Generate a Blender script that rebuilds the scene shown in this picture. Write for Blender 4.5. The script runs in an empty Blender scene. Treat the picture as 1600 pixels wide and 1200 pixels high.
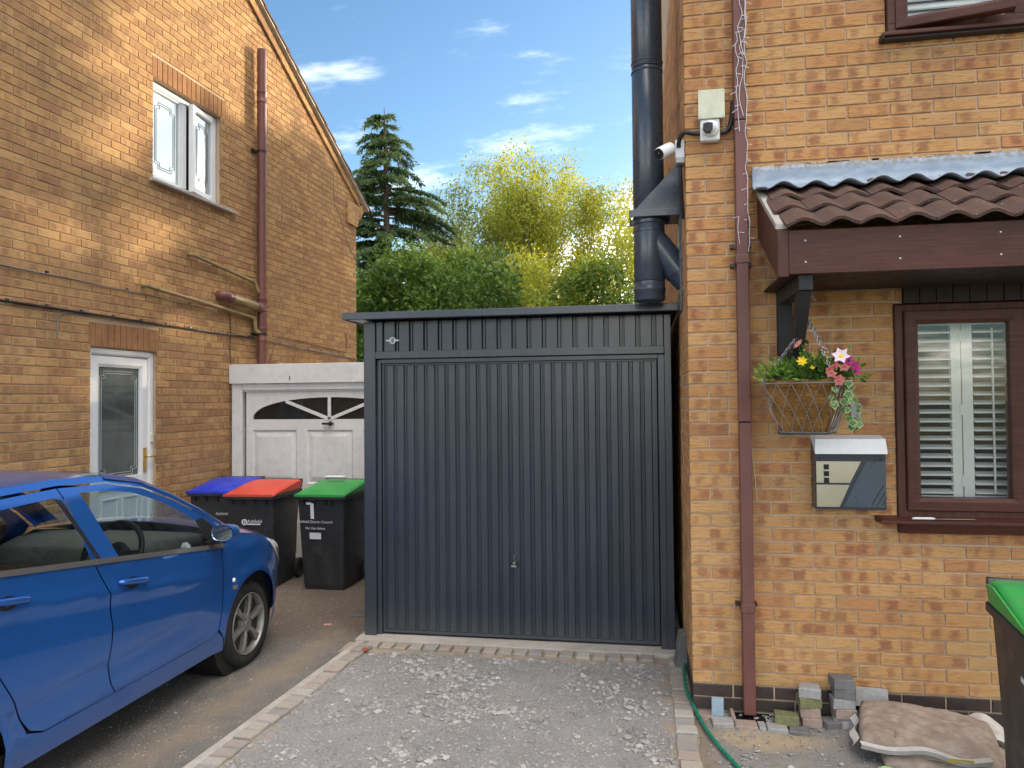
import bpy, bmesh, math, random
from mathutils import Vector, Matrix, noise as mnoise
R = math.radians
sc = bpy.context.scene
COL = sc.collection
rnd = random.Random(7)

# ------------------------------------------------------------------ camera
YAW, PITCH, ROLL = R(10.02), R(1.353), R(0.5)
FW = Vector((-math.sin(YAW) * math.cos(PITCH), math.cos(YAW) * math.cos(PITCH), math.sin(PITCH)))
R0 = Vector((math.cos(YAW), math.sin(YAW), 0)); U0 = R0.cross(FW)
RT = R0 * math.cos(ROLL) - U0 * math.sin(ROLL)
UP = R0 * math.sin(ROLL) + U0 * math.cos(ROLL)
cd = bpy.data.cameras.new('camera'); cam = bpy.data.objects.new('camera', cd); COL.objects.link(cam)
cam.matrix_world = Matrix(((RT.x, UP.x, -FW.x, 0), (RT.y, UP.y, -FW.y, 0), (RT.z, UP.z, -FW.z, 1.8), (0, 0, 0, 1)))
cd.sensor_fit = 'HORIZONTAL'; cd.sensor_width = 36; cd.lens = 1160 / 1600 * 36; cd.clip_end = 3000; cd.clip_start = 0.05
sc.camera = cam

# ------------------------------------------------------------------ light
SUN_EL, SUN_AZ = R(10.0), R(36.0)          # azimuth measured from +Y towards +X
SUN_DIR = Vector((math.sin(SUN_AZ) * math.cos(SUN_EL), math.cos(SUN_AZ) * math.cos(SUN_EL), math.sin(SUN_EL)))
ld = bpy.data.lights.new('sun', 'SUN'); sun = bpy.data.objects.new('sun', ld); COL.objects.link(sun)
ld.energy = 3.0; ld.angle = R(0.6); ld.color = (1.0, 0.85, 0.60)
sun.rotation_euler = SUN_DIR.to_track_quat('Z', 'Y').to_euler()
sc.view_settings.view_transform = 'Standard'; sc.view_settings.look = 'None'
sc.view_settings.exposure = 1.62; sc.view_settings.gamma = 1.0
sc.view_settings.use_curve_mapping = False
sc.cycles.use_denoising = True
sc.cycles.max_bounces = 6; sc.cycles.diffuse_bounces = 3; sc.cycles.adaptive_threshold = 0.02; sc.cycles.transparent_max_bounces = 24
sc.cycles.sample_clamp_indirect = 6.0


class NT:
    """small helper round a node tree"""
    def __init__(s, tree): s.t = tree; s.l = tree.links
    def n(s, typ, **kw):
        nd = s.t.nodes.new(typ)
        for k, v in kw.items(): setattr(nd, k, v)
        return nd
    def set(s, sock, v):
        if hasattr(v, 'node'): s.l.new(v, sock)
        elif v is not None:
            if isinstance(v, (tuple, list)) and len(v) == 3 and sock.type == 'RGBA': v = (*v, 1)
            sock.default_value = v
    def m(s, op, a, b=None, c=None, clamp=False):
        nd = s.n('ShaderNodeMath', operation=op, use_clamp=clamp)
        for i, v in enumerate((a, b, c)):
            if v is not None: s.set(nd.inputs[i], v)
        return nd.outputs[0]
    def vm(s, op, a, b=None, scale=None):
        nd = s.n('ShaderNodeVectorMath', operation=op)
        s.set(nd.inputs[0], a)
        if b is not None: s.set(nd.inputs[1], b)
        if scale is not None: s.set(nd.inputs['Scale'], scale)
        return nd.outputs['Value'] if op in ('DOT_PRODUCT', 'LENGTH') else nd.outputs[0]
    def mix(s, f, a, b, mode='MIX'):
        nd = s.n('ShaderNodeMix', data_type='RGBA', blend_type=mode)
        s.set(nd.inputs['Factor'], f); s.set(nd.inputs[6], a); s.set(nd.inputs[7], b)
        return nd.outputs[2]
    def ramp(s, f, stops, interp='LINEAR'):
        nd = s.n('ShaderNodeValToRGB'); e = nd.color_ramp.elements; nd.color_ramp.interpolation = interp
        while len(e) < len(stops): e.new(0.5)
        for i, (p, c) in enumerate(stops):
            e[i].position = p; e[i].color = (*c, 1) if len(c) == 3 else c
        s.set(nd.inputs[0], f); return nd.outputs[0]
    def noise(s, vec, scale, detail=4, rough=0.55, out='Fac'):
        nd = s.n('ShaderNodeTexNoise'); s.set(nd.inputs['Vector'], vec)
        nd.inputs['Scale'].default_value = scale; nd.inputs['Detail'].default_value = detail; nd.inputs['Roughness'].default_value = rough
        return nd.outputs[out]
    def map(s, v, a, b, c=0.0, d=1.0, smooth=True):
        nd = s.n('ShaderNodeMapRange', interpolation_type='SMOOTHSTEP' if smooth else 'LINEAR')
        s.set(nd.inputs[0], v); s.set(nd.inputs[1], a); s.set(nd.inputs[2], b); s.set(nd.inputs[3], c); s.set(nd.inputs[4], d)
        return nd.outputs[0]
    def comb(s, x, y, z=0.0):
        nd = s.n('ShaderNodeCombineXYZ')
        for i, v in enumerate((x, y, z)): s.set(nd.inputs[i], v)
        return nd.outputs[0]
    def sep(s, v):
        nd = s.n('ShaderNodeSeparateXYZ'); s.set(nd.inputs[0], v); return nd.outputs
    def pos(s): return s.n('ShaderNodeNewGeometry').outputs['Position']
    def obj(s): return s.n('ShaderNodeTexCoord').outputs['Object']
    def rand(s): return s.n('ShaderNodeObjectInfo').outputs['Random']
    def bump(s, h, strength=0.5, dist=0.005):
        nd = s.n('ShaderNodeBump'); nd.inputs['Strength'].default_value = strength; nd.inputs['Distance'].default_value = dist
        s.set(nd.inputs['Height'], h); return nd.outputs[0]


def new_mat(name):
    m = bpy.data.materials.new(name); m.use_nodes = True
    t = NT(m.node_tree); b = m.node_tree.nodes['Principled BSDF']
    return m, t, b


def P(t, b, color=None, rough=None, metal=None, spec=None, normal=None, coat=None, coat_rough=None):
    if color is not None: t.set(b.inputs['Base Color'], color)
    if rough is not None: t.set(b.inputs['Roughness'], rough)
    if metal is not None: t.set(b.inputs['Metallic'], metal)
    if spec is not None: t.set(b.inputs['Specular IOR Level'], spec)
    if normal is not None: t.set(b.inputs['Normal'], normal)
    if coat is not None: t.set(b.inputs['Coat Weight'], coat)
    if coat_rough is not None: t.set(b.inputs['Coat Roughness'], coat_rough)


# ------------------------------------------------------------------ sky: Nishita with broken cloud
w = bpy.data.worlds.new('World'); sc.world = w; w.use_nodes = True
T = NT(w.node_tree); bg = w.node_tree.nodes['Background']
sky = T.n('ShaderNodeTexSky', sky_type='NISHITA', sun_disc=False)
sky.sun_elevation = SUN_EL; sky.sun_rotation = SUN_AZ
sky.air_density = 1.0; sky.dust_density = 0.6; sky.ozone_density = 2.5
dirv = T.n('ShaderNodeTexCoord').outputs['Generated']
dx, dy, dz = T.sep(dirv)
den = T.m('ADD', T.m('MAXIMUM', dz, 0.0), 0.22)
cp = T.comb(T.m('DIVIDE', dx, den), T.m('DIVIDE', dy, den), 3.3)
big = T.noise(T.vm('ADD', cp, (2.8, 1.5, 0)), 0.62, 2, 0.5)
fine = T.noise(T.vm('ADD', cp, (6.7, 2.21, 0)), 2.6, 5, 0.62)
wisp = T.m('ADD', T.m('MULTIPLY', big, 0.95), T.m('MULTIPLY', fine, 0.5))
cover = T.map(wisp, 0.66, 1.0)
thin = T.m('MULTIPLY', T.map(T.noise(T.vm('ADD', T.vm('MULTIPLY', cp, (1.0, 2.0, 1.0)), (0.62, 0.35, 0.0)), 3.1, 5, 0.6), 0.54, 0.80), 0.10)
cover = T.m('MULTIPLY', T.m('MAXIMUM', cover, thin), T.map(dz, -0.02, 0.06))
CLOUD = (33.0, 30.0, 26.5)
hsv = T.n('ShaderNodeHueSaturation'); hsv.inputs['Saturation'].default_value = 1.08; hsv.inputs['Value'].default_value = 1.0
T.set(hsv.inputs['Color'], sky.outputs[0])
T.set(bg.inputs['Color'], T.mix(cover, hsv.outputs[0], CLOUD))
bg.inputs['Strength'].default_value = 0.10
w.cycles.sampling_method = 'MANUAL'; w.cycles.sample_map_resolution = 512


# ------------------------------------------------------------------ mesh helpers
class MB:
    def __init__(s): s.v = []; s.f = []; s.mi = []
    def add(s, vs, fs, mi=0):
        o = len(s.v); s.v += [tuple(p) for p in vs]; s.f += [[i + o for i in f] for f in fs]; s.mi += [mi] * len(fs); return s
    def box(s, x0, x1, y0, y1, z0, z1, mi=0):
        v = [(x, y, z) for x in (x0, x1) for y in (y0, y1) for z in (z0, z1)]
        return s.add(v, [(0, 1, 3, 2), (4, 6, 7, 5), (0, 4, 5, 1), (2, 3, 7, 6), (0, 2, 6, 4), (1, 5, 7, 3)], mi)
    def obox(s, c, a, b, d, mi=0):
        c = Vector(c); a = Vector(a); b = Vector(b); d = Vector(d)
        v = [c + a * i + b * j + d * k for i in (-1, 1) for j in (-1, 1) for k in (-1, 1)]
        return s.add(v, [(0, 1, 3, 2), (4, 6, 7, 5), (0, 4, 5, 1), (2, 3, 7, 6), (0, 2, 6, 4), (1, 5, 7, 3)], mi)
    def bar(s, p, q, w, h, upv=(0, 0, 1), mi=0):
        p = Vector(p); q = Vector(q); d = (q - p); L = d.length; d.normalize()
        sd = d.cross(Vector(upv)); sd = sd.normalized() if sd.length > 1e-6 else Vector((1, 0, 0))
        u = sd.cross(d).normalized()
        return s.obox((p + q) / 2, d * L / 2, sd * w / 2, u * h / 2, mi)
    def prism(s, poly, fn, c0, c1, mi=0):
        n = len(poly)
        v = [fn(a, b, c0) for a, b in poly] + [fn(a, b, c1) for a, b in poly]
        f = [list(range(n))[::-1], list(range(n, 2 * n))] + [(i, (i + 1) % n, n + (i + 1) % n, n + i) for i in range(n)]
        return s.add(v, f, mi)
    def tube(s, path, r, n=8, cap=True, mi=0):
        path = [Vector(p) for p in path]; m = len(path)
        rr = r if isinstance(r, (list, tuple)) else [r] * m
        vs = []; prev = None
        for i, p in enumerate(path):
            d = (path[min(i + 1, m - 1)] - path[max(i - 1, 0)])
            d = d.normalized() if d.length > 1e-9 else Vector((0, 0, 1))
            if prev is None:
                a = d.orthogonal().normalized()
            else:
                a = prev - d * prev.dot(d); a = a.normalized() if a.length > 1e-6 else d.orthogonal().normalized()
            prev = a; b = d.cross(a)
            vs += [p + (a * math.cos(2 * math.pi * k / n) + b * math.sin(2 * math.pi * k / n)) * rr[i] for k in range(n)]
        fs = [(i * n + k, i * n + (k + 1) % n, (i + 1) * n + (k + 1) % n, (i + 1) * n + k) for i in range(m - 1) for k in range(n)]
        if cap: fs += [list(range(n))[::-1], [(m - 1) * n + k for k in range(n)]]
        return s.add(vs, fs, mi)
    def lathe(s, prof, c, ax=(0, 0, 1), n=32, mi=0, cap=True):
        c = Vector(c); ax = Vector(ax).normalized(); a = ax.orthogonal().normalized(); b = ax.cross(a); m = len(prof)
        vs = [c + ax * h + (a * math.cos(2 * math.pi * k / n) + b * math.sin(2 * math.pi * k / n)) * r for r, h in prof for k in range(n)]
        fs = [(i * n + k, i * n + (k + 1) % n, (i + 1) * n + (k + 1) % n, (i + 1) * n + k) for i in range(m - 1) for k in range(n)]
        if cap:
            if prof[0][0] > 1e-6: fs.append(list(range(n))[::-1])
            if prof[-1][0] > 1e-6: fs.append([(m - 1) * n + k for k in range(n)])
        return s.add(vs, fs, mi)
    def grid(s, fn, nu, nv, mi=0):
        vs = [fn(i / nu, j / nv) for i in range(nu + 1) for j in range(nv + 1)]
        fs = [(i * (nv + 1) + j, (i + 1) * (nv + 1) + j, (i + 1) * (nv + 1) + j + 1, i * (nv + 1) + j + 1) for i in range(nu) for j in range(nv)]
        return s.add(vs, fs, mi)
    def mesh(s, name, mats, smooth=None, fix=True):
        me = bpy.data.meshes.new(name); me.from_pydata(s.v, [], s.f)
        mats = mats if isinstance(mats, (list, tuple)) else [mats]
        for m in mats: me.materials.append(m)
        if len(mats) > 1: me.polygons.foreach_set('material_index', s.mi)
        if fix:
            bm = bmesh.new(); bm.from_mesh(me); bmesh.ops.recalc_face_normals(bm, faces=bm.faces); bm.to_mesh(me); bm.free()
        if smooth is not None:
            me.polygons.foreach_set('use_smooth', [True] * len(me.polygons))
            if smooth < 180: me.set_sharp_from_angle(angle=R(smooth))
        me.update(); return me
    def build(s, name, mats, parent=None, smooth=None, bevel=None, fix=True):
        o = bpy.data.objects.new(name, s.mesh(name, mats, smooth, fix)); COL.objects.link(o)
        if parent is not None: adopt(o, parent)
        if bevel:
            bv = o.modifiers.new('bevel', 'BEVEL'); bv.width = bevel; bv.segments = 2; bv.limit_method = 'ANGLE'; bv.angle_limit = R(40)
            bv.harden_normals = False
        return o


def world_of(o):
    m = o.matrix_basis.copy()
    return world_of(o.parent) @ o.matrix_parent_inverse @ m if o.parent else m


def adopt(o, p):
    o.parent = p; o.matrix_parent_inverse = world_of(p).inverted()


def empty(name, loc, rz=0.0):
    o = bpy.data.objects.new(name, None); COL.objects.link(o); o.location = loc; o.rotation_euler = (0, 0, rz); o.empty_display_size = 0.1
    return o


def tag(o, label=None, cat=None, group=None, kind=None):
    if label: o['label'] = label
    if cat: o['category'] = cat
    if group: o['group'] = group
    if kind: o['kind'] = kind
    return o


def thing(name, loc, label, cat, group=None, rz=0.0):
    return tag(empty(name, loc, rz), label, cat, group)


def copy_tree(o, parent=None):
    c = o.copy(); COL.objects.link(c)
    if parent is not None: c.parent = parent
    for ch in list(o.children): copy_tree(ch, c)
    return c


def catmull(pts, n=8):
    pts = [Vector(p) for p in pts]; q = [pts[0] * 2 - pts[1]] + pts + [pts[-1] * 2 - pts[-2]]; out = []
    for i in range(1, len(q) - 2):
        for k in range(n):
            t = k / n; a, b, c, d = q[i - 1], q[i], q[i + 1], q[i + 2]
            out.append(0.5 * ((2 * b) + (c - a) * t + (2 * a - 5 * b + 4 * c - d) * t * t + (3 * b - a - 3 * c + d) * t ** 3))
    out.append(pts[-1]); return out


# ------------------------------------------------------------------ materials
def simple(name, col, rough=0.6, metal=0.0, var=0.08, scale=30.0, bump=0.0, spec=0.4, coat=0.0, dirt=None):
    """plain surface with a little real-world unevenness of colour and gloss"""
    m, t, b = new_mat(name); o = t.obj()
    n1 = t.noise(o, scale, 5, 0.6); n2 = t.noise(o, scale * 0.12, 3, 0.5)
    f = t.m('ADD', t.m('MULTIPLY', n1, 0.5), t.m('MULTIPLY', n2, 0.5))
    c = t.mix(t.map(f, 0.3, 0.7), tuple(x * (1 - var) for x in col), tuple(min(1, x * (1 + var)) for x in col))
    if dirt: c = t.mix(t.m('MULTIPLY', t.map(t.noise(o, dirt[1], 6, 0.65), 0.48, 0.72), dirt[2]), c, dirt[0])
    P(t, b, c, t.map(n1, 0.3, 0.7, max(0.02, rough - 0.08), min(1, rough + 0.08)), metal, spec, coat=coat or None)
    if bump: P(t, b, normal=t.bump(n1, bump, 0.004))
    return m


def brick_mat(name, O, U, stops, dark, swap=False, amt=0.8, seed=0.0, z0=0.015, flip=0.0, grime=0.25, relief=0.9):
    m, t, b = new_mat(name); p = t.pos()
    u = t.vm('DOT_PRODUCT', t.vm('SUBTRACT', p, tuple(O)), tuple(U)); v = t.m('SUBTRACT', t.sep(p)[2], z0)
    if swap: u, v = v, u
    row = t.m('FLOOR', t.m('DIVIDE', v, 0.075)); par = t.m('FLOORED_MODULO', row, 2.0)
    par = t.m('ABSOLUTE', t.m('SUBTRACT', 1.0 - flip, par))
    uu = t.m('ADD', t.m('DIVIDE', u, 0.225), t.m('MULTIPLY', par, 0.5))
    colm = t.m('FLOOR', uu); lx = t.m('FRACT', uu); ly = t.m('FRACT', t.m('DIVIDE', v, 0.075))
    wn = t.n('ShaderNodeTexWhiteNoise', noise_dimensions='3D'); t.set(wn.inputs['Vector'], t.comb(colm, row, seed))
    wn2 = t.n('ShaderNodeTexWhiteNoise', noise_dimensions='3D'); t.set(wn2.inputs['Vector'], t.comb(colm, row, seed + 5.5))
    r1, g1, b1 = t.sep(wn.outputs['Color']); r2, g2, b2 = t.sep(wn2.outputs['Color'])
    uv = t.comb(u, v, t.m('MULTIPLY', r1, 3.0))
    wob = t.m('SUBTRACT', t.noise(t.vm('MULTIPLY', uv, (1, 1.6, 1)), 38.0, 4, 0.6), 0.5)
    lxw = t.m('ADD', lx, t.m('MULTIPLY', wob, 0.34)); lyw = t.m('ADD', ly, t.m('MULTIPLY', wob, 0.5))
    def patch(c, wd, on):
        wd = t.m('MULTIPLY', wd, 0.85)
        d = t.m('ABSOLUTE', t.m('SUBTRACT', lxw, c)); k = t.map(d, t.m('ADD', wd, 0.07), t.m('SUBTRACT', wd, 0.05))
        return t.m('MULTIPLY', k, on)
    m1 = patch(t.m('ADD', 0.14, t.m('MULTIPLY', r1, 0.22)), t.m('ADD', 0.05, t.m('MULTIPLY', g1, 0.10)), t.m('GREATER_THAN', b1, 0.30))
    m2 = patch(t.m('ADD', 0.58, t.m('MULTIPLY', r2, 0.30)), t.m('ADD', 0.05, t.m('MULTIPLY', g2, 0.13)), t.m('GREATER_THAN', b2, 0.36))
    pk = t.m('MAXIMUM', m1, m2)
    edge = t.map(t.m('ABSOLUTE', t.m('SUBTRACT', lyw, 0.5)), 0.47, 0.20)
    pk = t.m('MULTIPLY', pk, t.m('ADD', 0.10, t.m('MULTIPLY', edge, 0.90)))
    pk = t.m('MULTIPLY', pk, t.m('ADD', 0.45, t.m('MULTIPLY', g1, 0.55)))
    whole = t.m('MULTIPLY', t.m('GREATER_THAN', t.m('FRACT', t.m('MULTIPLY', r2, 7.31)), 0.92), 0.45)
    pk = t.m('MAXIMUM', pk, whole)
    streak = t.noise(t.vm('MULTIPLY', uv, (14, 110, 4)), 1.0, 5, 0.75)
    grain = t.noise(uv, 240.0, 3, 0.7)
    base = t.ramp(wn.outputs['Value'], stops)
    c = t.mix(t.m('MULTIPLY', pk, amt), base, dark)
    c = t.mix(t.map(streak, 0.46, 0.70, 0.0, 0.62), c, tuple(x * 0.62 for x in dark))
    c = t.mix(t.map(grain, 0.55, 0.8, 0.0, 0.30), c, (0.68, 0.48, 0.24))
    gr = t.map(t.noise(p, 1.3, 5, 0.6), 0.45, 0.75, 0.0, grime)
    c = t.mix(gr, c, (0.13, 0.105, 0.075))
    alg = t.m('MULTIPLY', t.map(t.sep(p)[2], 1.0, 0.15), t.map(t.noise(p, 2.6, 5, 0.65), 0.38, 0.66, 0.0, 0.42))
    c = t.mix(alg, c, (0.40, 0.32, 0.15))
    P(t, b, c, 0.92, spec=0.15, normal=t.bump(t.m('ADD', t.m('MULTIPLY', streak, 0.7), t.m('MULTIPLY', grain, 0.25)), relief, 0.008))
    return m


BUFF = [(0.0, (0.580, 0.317, 0.133)), (0.3, (0.600, 0.347, 0.154)), (0.55, (0.570, 0.301, 0.122)), (0.8, (0.560, 0.288, 0.120)), (1.0, (0.515, 0.249, 0.113))]
BUFFD = (0.285, 0.112, 0.068)
BRN = [(0.0, (0.520, 0.318, 0.148)), (0.35, (0.490, 0.293, 0.130)), (0.7, (0.440, 0.255, 0.116)), (1.0, (0.38, 0.208, 0.104))]
BRND = (0.22, 0.11, 0.062)
mortar_m, t, b = new_mat('mortar')
n1 = t.noise(t.pos(), 60, 5, 0.7); n2 = t.noise(t.pos(), 1.5, 4, 0.6)
P(t, b, t.mix(t.map(t.m('ADD', t.m('MULTIPLY', n1, .5), t.m('MULTIPLY', n2, .5)), .35, .65), (0.46, 0.34, 0.24), (0.60, 0.46, 0.34)), 0.95, spec=0.1, normal=t.bump(n1, 0.6, 0.003))
mortar_l = mortar_m.copy(); mortar_l.name = 'mortar_sandy'

M = {}
M['charcoal'] = None
m, t, b = new_mat('anthracite_sheet'); o = t.obj()
n1 = t.noise(t.vm('MULTIPLY', t.pos(), (1, 1, .25)), 5.0, 5, 0.6); n2 = t.noise(t.pos(), 240, 2, 0.5)
c = t.mix(t.map(n1, .3, .7), (0.031, 0.039, 0.054), (0.039, 0.048, 0.066))
c = t.mix(t.map(t.sep(t.pos())[2], 0.0, 0.30, 0.22, 0.0), c, (0.16, 0.15, 0.13))
c = t.mix(t.m('MULTIPLY', t.map(t.noise(t.vm('MULTIPLY', t.pos(), (14, 14, .7)), 1.0, 5, .6), .55, .8), .06), c, (.16, .155, .15))
P(t, b, c, 0.25, 0.0, 0.45, normal=t.bump(t.noise(t.pos(), 2.2, 2, 0.5), 0.12, 0.02)); M['charcoal'] = m
M['black_gap'] = simple('shadow_gap_rubber', (0.012, 0.012, 0.014), 0.8)
M['white_pvc'] = simple('white_pvc', (0.74, 0.76, 0.78), 0.35, var=0.04, scale=8)
M['white_wood'] = simple('weathered_white_paint', (0.66, 0.66, 0.66), 0.6, var=0.08, scale=14, bump=0.15, dirt=((0.42, 0.40, 0.36), 9.0, 0.30))
M['brown_pvc'] = simple('brown_pvc_pipe', (0.155, 0.062, 0.052), 0.42, var=0.12, scale=12)
m, t, b = new_mat('brown_woodgrain_upvc')
g = t.noise(t.vm('MULTIPLY', t.pos(), (6, 6, 90)), 1.0, 5, 0.65); g2 = t.noise(t.pos(), 3, 3, 0.5)
P(t, b, t.mix(t.map(t.m('ADD', t.m('MULTIPLY', g, .7), t.m('MULTIPLY', g2, .3)), .35, .7), (0.058, 0.019, 0.013), (0.100, 0.035, 0.025)), 0.45, spec=0.28, normal=t.bump(g, 0.15, 0.002)); M['mahogany'] = m
m, t, b = new_mat('brown_woodgrain_vertical')
g = t.noise(t.vm('MULTIPLY', t.pos(), (70, 70, 4)), 1.0, 5, 0.65)
P(t, b, t.mix(t.map(g, .35, .7), (0.055, 0.019, 0.013), (0.098, 0.036, 0.025)), 0.45, spec=0.28, normal=t.bump(g, 0.15, 0.002)); M['mahogany_v'] = m
M['black_wood'] = simple('black_stained_timber', (0.022, 0.021, 0.022), 0.65, var=0.25, scale=20, bump=0.2)
M['dark_board'] = simple('dark_brown_boarding', (0.030, 0.018, 0.014), 0.6, var=0.25, scale=20)
M['flue'] = simple('satin_black_flue', (0.042, 0.056, 0.080), 0.28, var=0.10, scale=5, spec=0.6)
M['cam_white'] = simple('white_plastic', (0.72, 0.73, 0.74), 0.4, var=0.05, scale=10)
M['cream'] = simple('aged_cream_plastic', (0.62, 0.62, 0.48), 0.5, var=0.06, scale=12, dirt=((0.35, 0.36, 0.27), 14, 0.35))
M['black_pl'] = simple('black_plastic', (0.018, 0.018, 0.02), 0.4, var=0.15, scale=20)
M['bin_body'] = simple('dark_grey_bin_plastic', (0.028, 0.030, 0.034), 0.5, var=0.15, scale=10, bump=0.08, dirt=((0.075, 0.07, 0.062), 5, 0.45))
M['lid_green'] = simple('green_bin_plastic', (0.035, 0.31, 0.065), 0.45, var=0.15, scale=7, dirt=((.16, .24, .13), 5, .35))
M['lid_red'] = simple('red_bin_plastic', (0.58, 0.070, 0.045), 0.48, var=0.15, scale=7, dirt=((.42, .16, .12), 5, .35))
M['lid_blue'] = simple('blue_bin_plastic', (0.014, 0.038, 0.48), 0.44, var=0.15, scale=7, dirt=((.12, .14, .36), 5, .35))
M['print_white'] = simple('white_print', (0.70, 0.72, 0.76), 0.6, var=0.05)
M['steel'] = simple('brushed_steel', (0.47, 0.42, 0.34), 0.36, 1.0, var=0.04, scale=3)
M['lidmetal'] = simple('pale_satin_metal', (0.80, 0.81, 0.84), 0.42, 0.0, var=0.05, scale=20)
M['galv'] = simple('galvanised_wire', (0.33, 0.33, 0.34), 0.4, 0.9, var=0.1)
M['brass'] = simple('brass', (0.62, 0.42, 0.13), 0.3, 1.0, var=0.1)
M['concrete'] = simple('concrete', (0.40, 0.375, 0.34), 0.9, var=0.16, scale=24, bump=0.4, dirt=((0.28, 0.24, 0.19), 4, 0.5))
M['paver'] = None
m, t, b = new_mat('concrete_sett'); o = t.obj(); k = t.rand()
base = t.ramp(k, [(0.0, (0.30, 0.29, 0.28)), (0.25, (0.38, 0.34, 0.29)), (0.5, (0.27, 0.255, 0.25)), (0.72, (0.34, 0.275, 0.235)), (1.0, (0.42, 0.40, 0.37))])
n1 = t.noise(t.pos(), 90, 5, 0.7); n2 = t.noise(t.pos(), 9, 4, 0.6)
c = t.mix(t.map(n1, .4, .75, 0, .5), base, (0.20, 0.19, 0.18)); c = t.mix(t.map(n2, .45, .75, 0, .55), c, (0.40, 0.34, 0.26))
P(t, b, c, 0.92, spec=0.15, normal=t.bump(n1, 0.6, 0.004)); M['paver'] = m
m, t, b = new_mat('lead_sheet'); p_ = t.pos(); n1 = t.noise(t.vm('MULTIPLY', p_, (1, 1, 2)), 9, 5, 0.6); n2 = t.noise(p_, 45, 4, 0.7)
c = t.mix(t.map(n1, .35, .7), (0.25, 0.31, 0.40), (0.35, 0.41, 0.50)); c = t.mix(t.map(n2, .55, .8, 0, .22), c, (0.46, 0.49, 0.52))
c = t.mix(t.m('MULTIPLY', t.map(t.sep(p_)[2], 3.085, 3.135), t.map(n2, .35, .6)), c, (0.20, 0.19, 0.17))
P(t, b, c, 0.55, 0.0, 0.5, normal=t.bump(n1, 0.3, 0.01)); M['lead'] = m
m, t, b = new_mat('concrete_roof_tile'); p_ = t.pos(); n1 = t.noise(p_, 22, 6, 0.7); n2 = t.noise(p_, 120, 4, 0.7); k = t.rand()
c = t.mix(k, (0.10, 0.052, 0.040), (0.15, 0.082, 0.062)); c = t.mix(t.map(n1, .40, .64, 0, .75), c, (0.082, 0.072, 0.068))
c = t.mix(t.map(n2, .58, .78, 0, .55), c, (0.28, 0.24, 0.21)); c = t.mix(t.map(t.noise(p_, 55, 3, .6), .66, .72, 0, .6), c, (0.42, 0.42, 0.36))
P(t, b, c, 0.9, spec=0.2, normal=t.bump(n2, 0.7, 0.005)); M['tile'] = m
m, t, b = new_mat('roof_tile_far'); n1 = t.noise(t.pos(), 14, 5, 0.7)
P(t, b, t.mix(n1, (0.10, 0.055, 0.04), (0.19, 0.11, 0.08)), 0.9, spec=0.2); M['tile_far'] = m


def glass_mat(name, tint, refl=1.0, rough=0.0):
    m, t, b = new_mat(name); nt = m.node_tree
    tr = t.n('ShaderNodeBsdfTransparent'); tr.inputs[0].default_value = (*tint, 1)
    gl = t.n('ShaderNodeBsdfGlossy'); gl.inputs['Roughness'].default_value = rough; gl.inputs[0].default_value = (1, 1, 1, 1)
    fr = t.n('ShaderNodeFresnel'); fr.inputs[0].default_value = 1.52
    n = t.noise(t.pos(), 1.4, 2, 0.5); bn = t.bump(n, 0.04, 0.02)
    t.set(gl.inputs['Normal'], bn)
    f = t.m('MULTIPLY', t.m('ADD', fr.outputs[0], 0.03), refl, clamp=True)
    mx = t.n('ShaderNodeMixShader'); t.set(mx.inputs[0], f); t.l.new(tr.outputs[0], mx.inputs[1]); t.l.new(gl.outputs[0], mx.inputs[2])
    out = [x for x in nt.nodes if x.type == 'OUTPUT_MATERIAL'][0]; t.l.new(mx.outputs[0], out.inputs[0])
    return m


M['glass'] = glass_mat('window_glass', (0.95, 0.96, 0.95), 0.6)
M['car_glass'] = glass_mat('tinted_car_glass', (0.78, 0.88, 0.85), 0.9)
M['screen_glass'] = glass_mat('windscreen_glass', (0.82, 0.91, 0.88), 0.3)
M['obscure'] = simple('leaded_window_glass', (0.46, 0.52, 0.54), 0.06, 0.5, var=0.04, scale=4, spec=1.0)
M['dark_glass'] = simple('dark_pane', (0.016, 0.018, 0.022), 0.12, var=0.2, scale=6, spec=0.6)
M['interior'] = simple('dim_room', (0.045, 0.038, 0.032), 0.9)
M['shutter'] = simple('white_shutter', (0.86, 0.85, 0.82), 0.5, var=0.03)
# ------------------------------------------------------------------ brickwork
CAMP = Vector((0, 0, 1.8))


def in_view(p, mx=0.06):
    d = Vector(p) - CAMP; z = d.dot(FW)
    if z < 0.2: return False
    x = d.dot(RT) / z * 1160 / 1600; y = d.dot(UP) / z * 1160 / 1200
    return abs(x) < 0.5 + mx and abs(y) < 0.5 + mx


def clip_half(poly, fn):
    """keep the part of a 2-D polygon where fn(p) <= 0 (fn linear)"""
    out = []
    for i in range(len(poly)):
        a, b = poly[i], poly[(i + 1) % len(poly)]; fa, fb = fn(a), fn(b)
        if fa <= 0: out.append(a)
        if (fa < 0) != (fb < 0) and abs(fa - fb) > 1e-12:
            k = fa / (fa - fb); out.append((a[0] + (b[0] - a[0]) * k, a[1] + (b[1] - a[1]) * k))
    return out


_bm_cache = {}


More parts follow.
